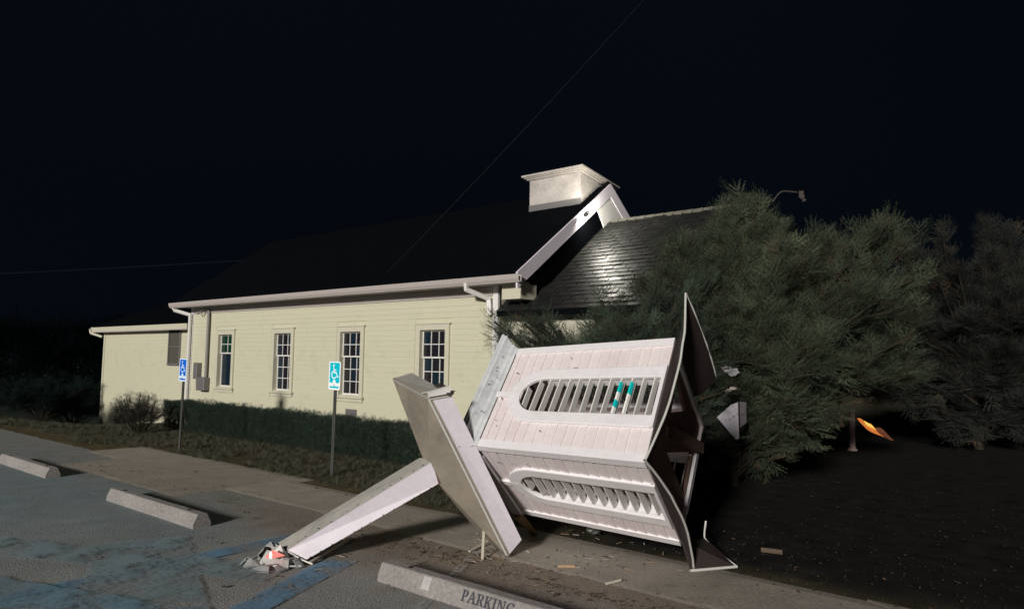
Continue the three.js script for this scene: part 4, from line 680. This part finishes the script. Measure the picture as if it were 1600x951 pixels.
/* ---------------------------------------------------------------- things caught in the trees, flame, posts, wires */
{
  const bd = (pts, t, mat, label) => { pts = pts.map((q) => [q[0] + 0.2, q[1] - 0.1, q[2] - 0.1]); const c = V(...pts[0]), m = solo('broken_panel', slab(pts.map((q) => [q[0] - c.x, q[1] - c.y, q[2] - c.z]), t), mat, label, 'panel'); m.position.copy(c); return m; };
  const W = std(0.42, 0.40, 0.44, 0.6, { map: grimeMap });
  bd([[2.730, 1.230, -9.950], [2.950, 1.404, -9.996], [3.054, 1.439, -10.019], [3.060, 0.930, -9.996], [3.008, 0.912, -9.973]], [0.01, 0, -0.03], W, 'larger torn white panel hanging in the tall juniper beside the belfry');
  bd([[3.078, 1.450, -10.019], [3.228, 1.427, -10.181], [3.222, 1.138, -10.158], [3.078, 1.080, -10.008]], [0.01, 0, -0.03], std(0.30, 0.26, 0.29, 0.7, { map: grimeMap }), 'narrow greyer panel hanging at the right of the torn white one');
  const cl = (p, r, label, n, mat) => { const g = []; for (let i = 0; i < n; i++) { const s = r * rr(0.45, 0.8), h = new THREE.IcosahedronGeometry(s, 1), q = h.attributes.position; for (let k = 0; k < q.count; k++) { const f = 0.75 + 0.8 * fbm(q.getX(k) * 14 + i * 5, q.getY(k) * 14, q.getZ(k) * 14, 2); q.setXYZ(k, q.getX(k) * f * 1.3, q.getY(k) * f * 0.8, q.getZ(k) * f * 0.5); } h.computeVertexNormals(); g.push(h.translate(rr(-1, 1) * r, rr(-0.5, 0.5) * r, rr(-0.2, 0.2) * r)); } const m = solo('torn_sheeting', merge(g), mat, label, 'sheeting'); m.position.set(p[0] + 0.14, p[1], p[2]); return m; };
  cl([3.031, 1.809, -10.066], 0.11, 'crumpled white sheeting caught high in the juniper behind the skirt', 4, W); cl([2.927, 1.508, -9.950], 0.075, 'small crumpled pale scrap just right of the skirt edge', 3, std(0.36, 0.31, 0.29, 0.7));
  const bs = solo('bent_metal_strip', merge([tube([[0, 0, 0], [0.08, 0.12, 0], [0.17, 0.185, 0], [0.40, 0.17, 0]], 0.013, 20, 5)]), std(0.045, 0.043, 0.038, 0.9), 'bent metal strip lodged in the top of the tall juniper', 'metal strip'); bs.position.set(4.2, 4.50, -11.2);
  const bb = solo('scrap', merge([new THREE.IcosahedronGeometry(0.045, 0).scale(1, 1.2, 0.6), new THREE.IcosahedronGeometry(0.035, 0).translate(0.03, -0.06, 0), box(-0.05, 0.02, -0.02, 0.09, -0.01, 0.01)]), std(0.06, 0.05, 0.047, 0.95), 'pale scrap beside the bent strip in the treetop', 'scrap'); bb.position.set(4.64, 4.58, -11.1);
  const post = (x, z, y0, y1, r, label) => { const m = solo('porch_post', merge([box(-r, r, y0, y1, -r, r), box(-r * 1.6, r * 1.6, y0, y0 + 0.05, -r * 1.6, r * 1.6)]), std(0.55, 0.42, 0.40, 0.8), label, 'post'); m.position.set(x, 0, z); return m; };
  post(7.46, -16.0, 0.5, 1.08, 0.035, 'thin short pale post under the juniper'); post(7.62, -15.8, 0.0, 1.02, 0.045, 'thicker pale post beside the orange flame');
  // flame
  const fl = thing('flame', 'small orange flame blowing sideways under the juniper', 'flame', V(8.05, 0.08, -15.9)); fl.scale.setScalar(1.3);
  const tongue = (p0, p1, w, sd) => { const a = V(...p0), b = V(...p1), f = [], N = 8, ringP = (i) => { const t = i / N, r = w * Math.sin(Math.PI * Math.pow(t, 0.7)) * (0.8 + 0.4 * fbm(t * 4, sd, 0, 2)) + 0.004, c = a.clone().lerp(b, t).add(V(0, 0.012 * Math.sin(t * 7 + sd), 0)), o = []; for (let k = 0; k < 7; k++) { const an = k / 7 * 6.283; o.push([c.x, c.y + Math.cos(an) * r, c.z + Math.sin(an) * r]); } return o; }; for (let i = 0; i < N; i++) { const A = ringP(i), B = ringP(i + 1); for (let k = 0; k < 7; k++) { const l = (k + 1) % 7; f.push([A[k], B[k], B[l], A[l]]); } } return polys(f); };
  const em = (r, g, b, k) => new THREE.MeshStandardMaterial({ color: lin(0.2, 0.08, 0.02), emissive: lin(r, g, b), emissiveIntensity: k });
  part('outer_flame', tongue([-0.2, 0.47, 0], [0.25, 0.16, 0], 0.06, 1), em(0.75, 0.22, 0.05, 0.8), fl); part('inner_flame', tongue([-0.11, 0.44, 0.055], [0.09, 0.29, 0.055], 0.035, 3), em(1, 0.55, 0.10, 1.1), fl);
  part('flame_tip', tongue([0.08, 0.32, 0.0], [0.42, 0.12, 0], 0.07, 5), em(0.14, 0.045, 0.028, 0.6), fl);
  const pl = new THREE.PointLight(lin(1, 0.5, 0.18), 0.03, 0, 2); pl.position.set(0, 0.38, 0.14); pl.castShadow = true; fl.add(pl);
  // wires
  const wire = (a, b, sag, r, label, mat) => { const p = []; for (let i = 0; i <= 16; i++) { const t = i / 16, q = V(...a).lerp(V(...b), t); q.y -= sag * 4 * t * (1 - t); p.push(q.sub(V(...a)).toArray()); } const m = solo('cable', tube(p, r, 40, 5, 0.5), mat, label, 'cable'); m.position.set(...a); return m; };
  wire([5.37, 12.5, -13.7], [-2.55, 3.66, -14.3], 0.12, 0.005, 'thin overhead cable slanting down to the chapel eave', new THREE.MeshPhysicalMaterial({ color: lin(0.020, 0.020, 0.019), roughness: 1, specularIntensity: 0.05 }));
  wire([-24.0, 4.55, -26], [-4.0, 5.97, -26], 0.1, 0.02, 'faint level cable in the dark beyond the chapel roof', new THREE.MeshPhysicalMaterial({ color: lin(0.009, 0.010, 0.012), roughness: 1, specularIntensity: 0.05 }));
}

renderer.render(scene, camera);
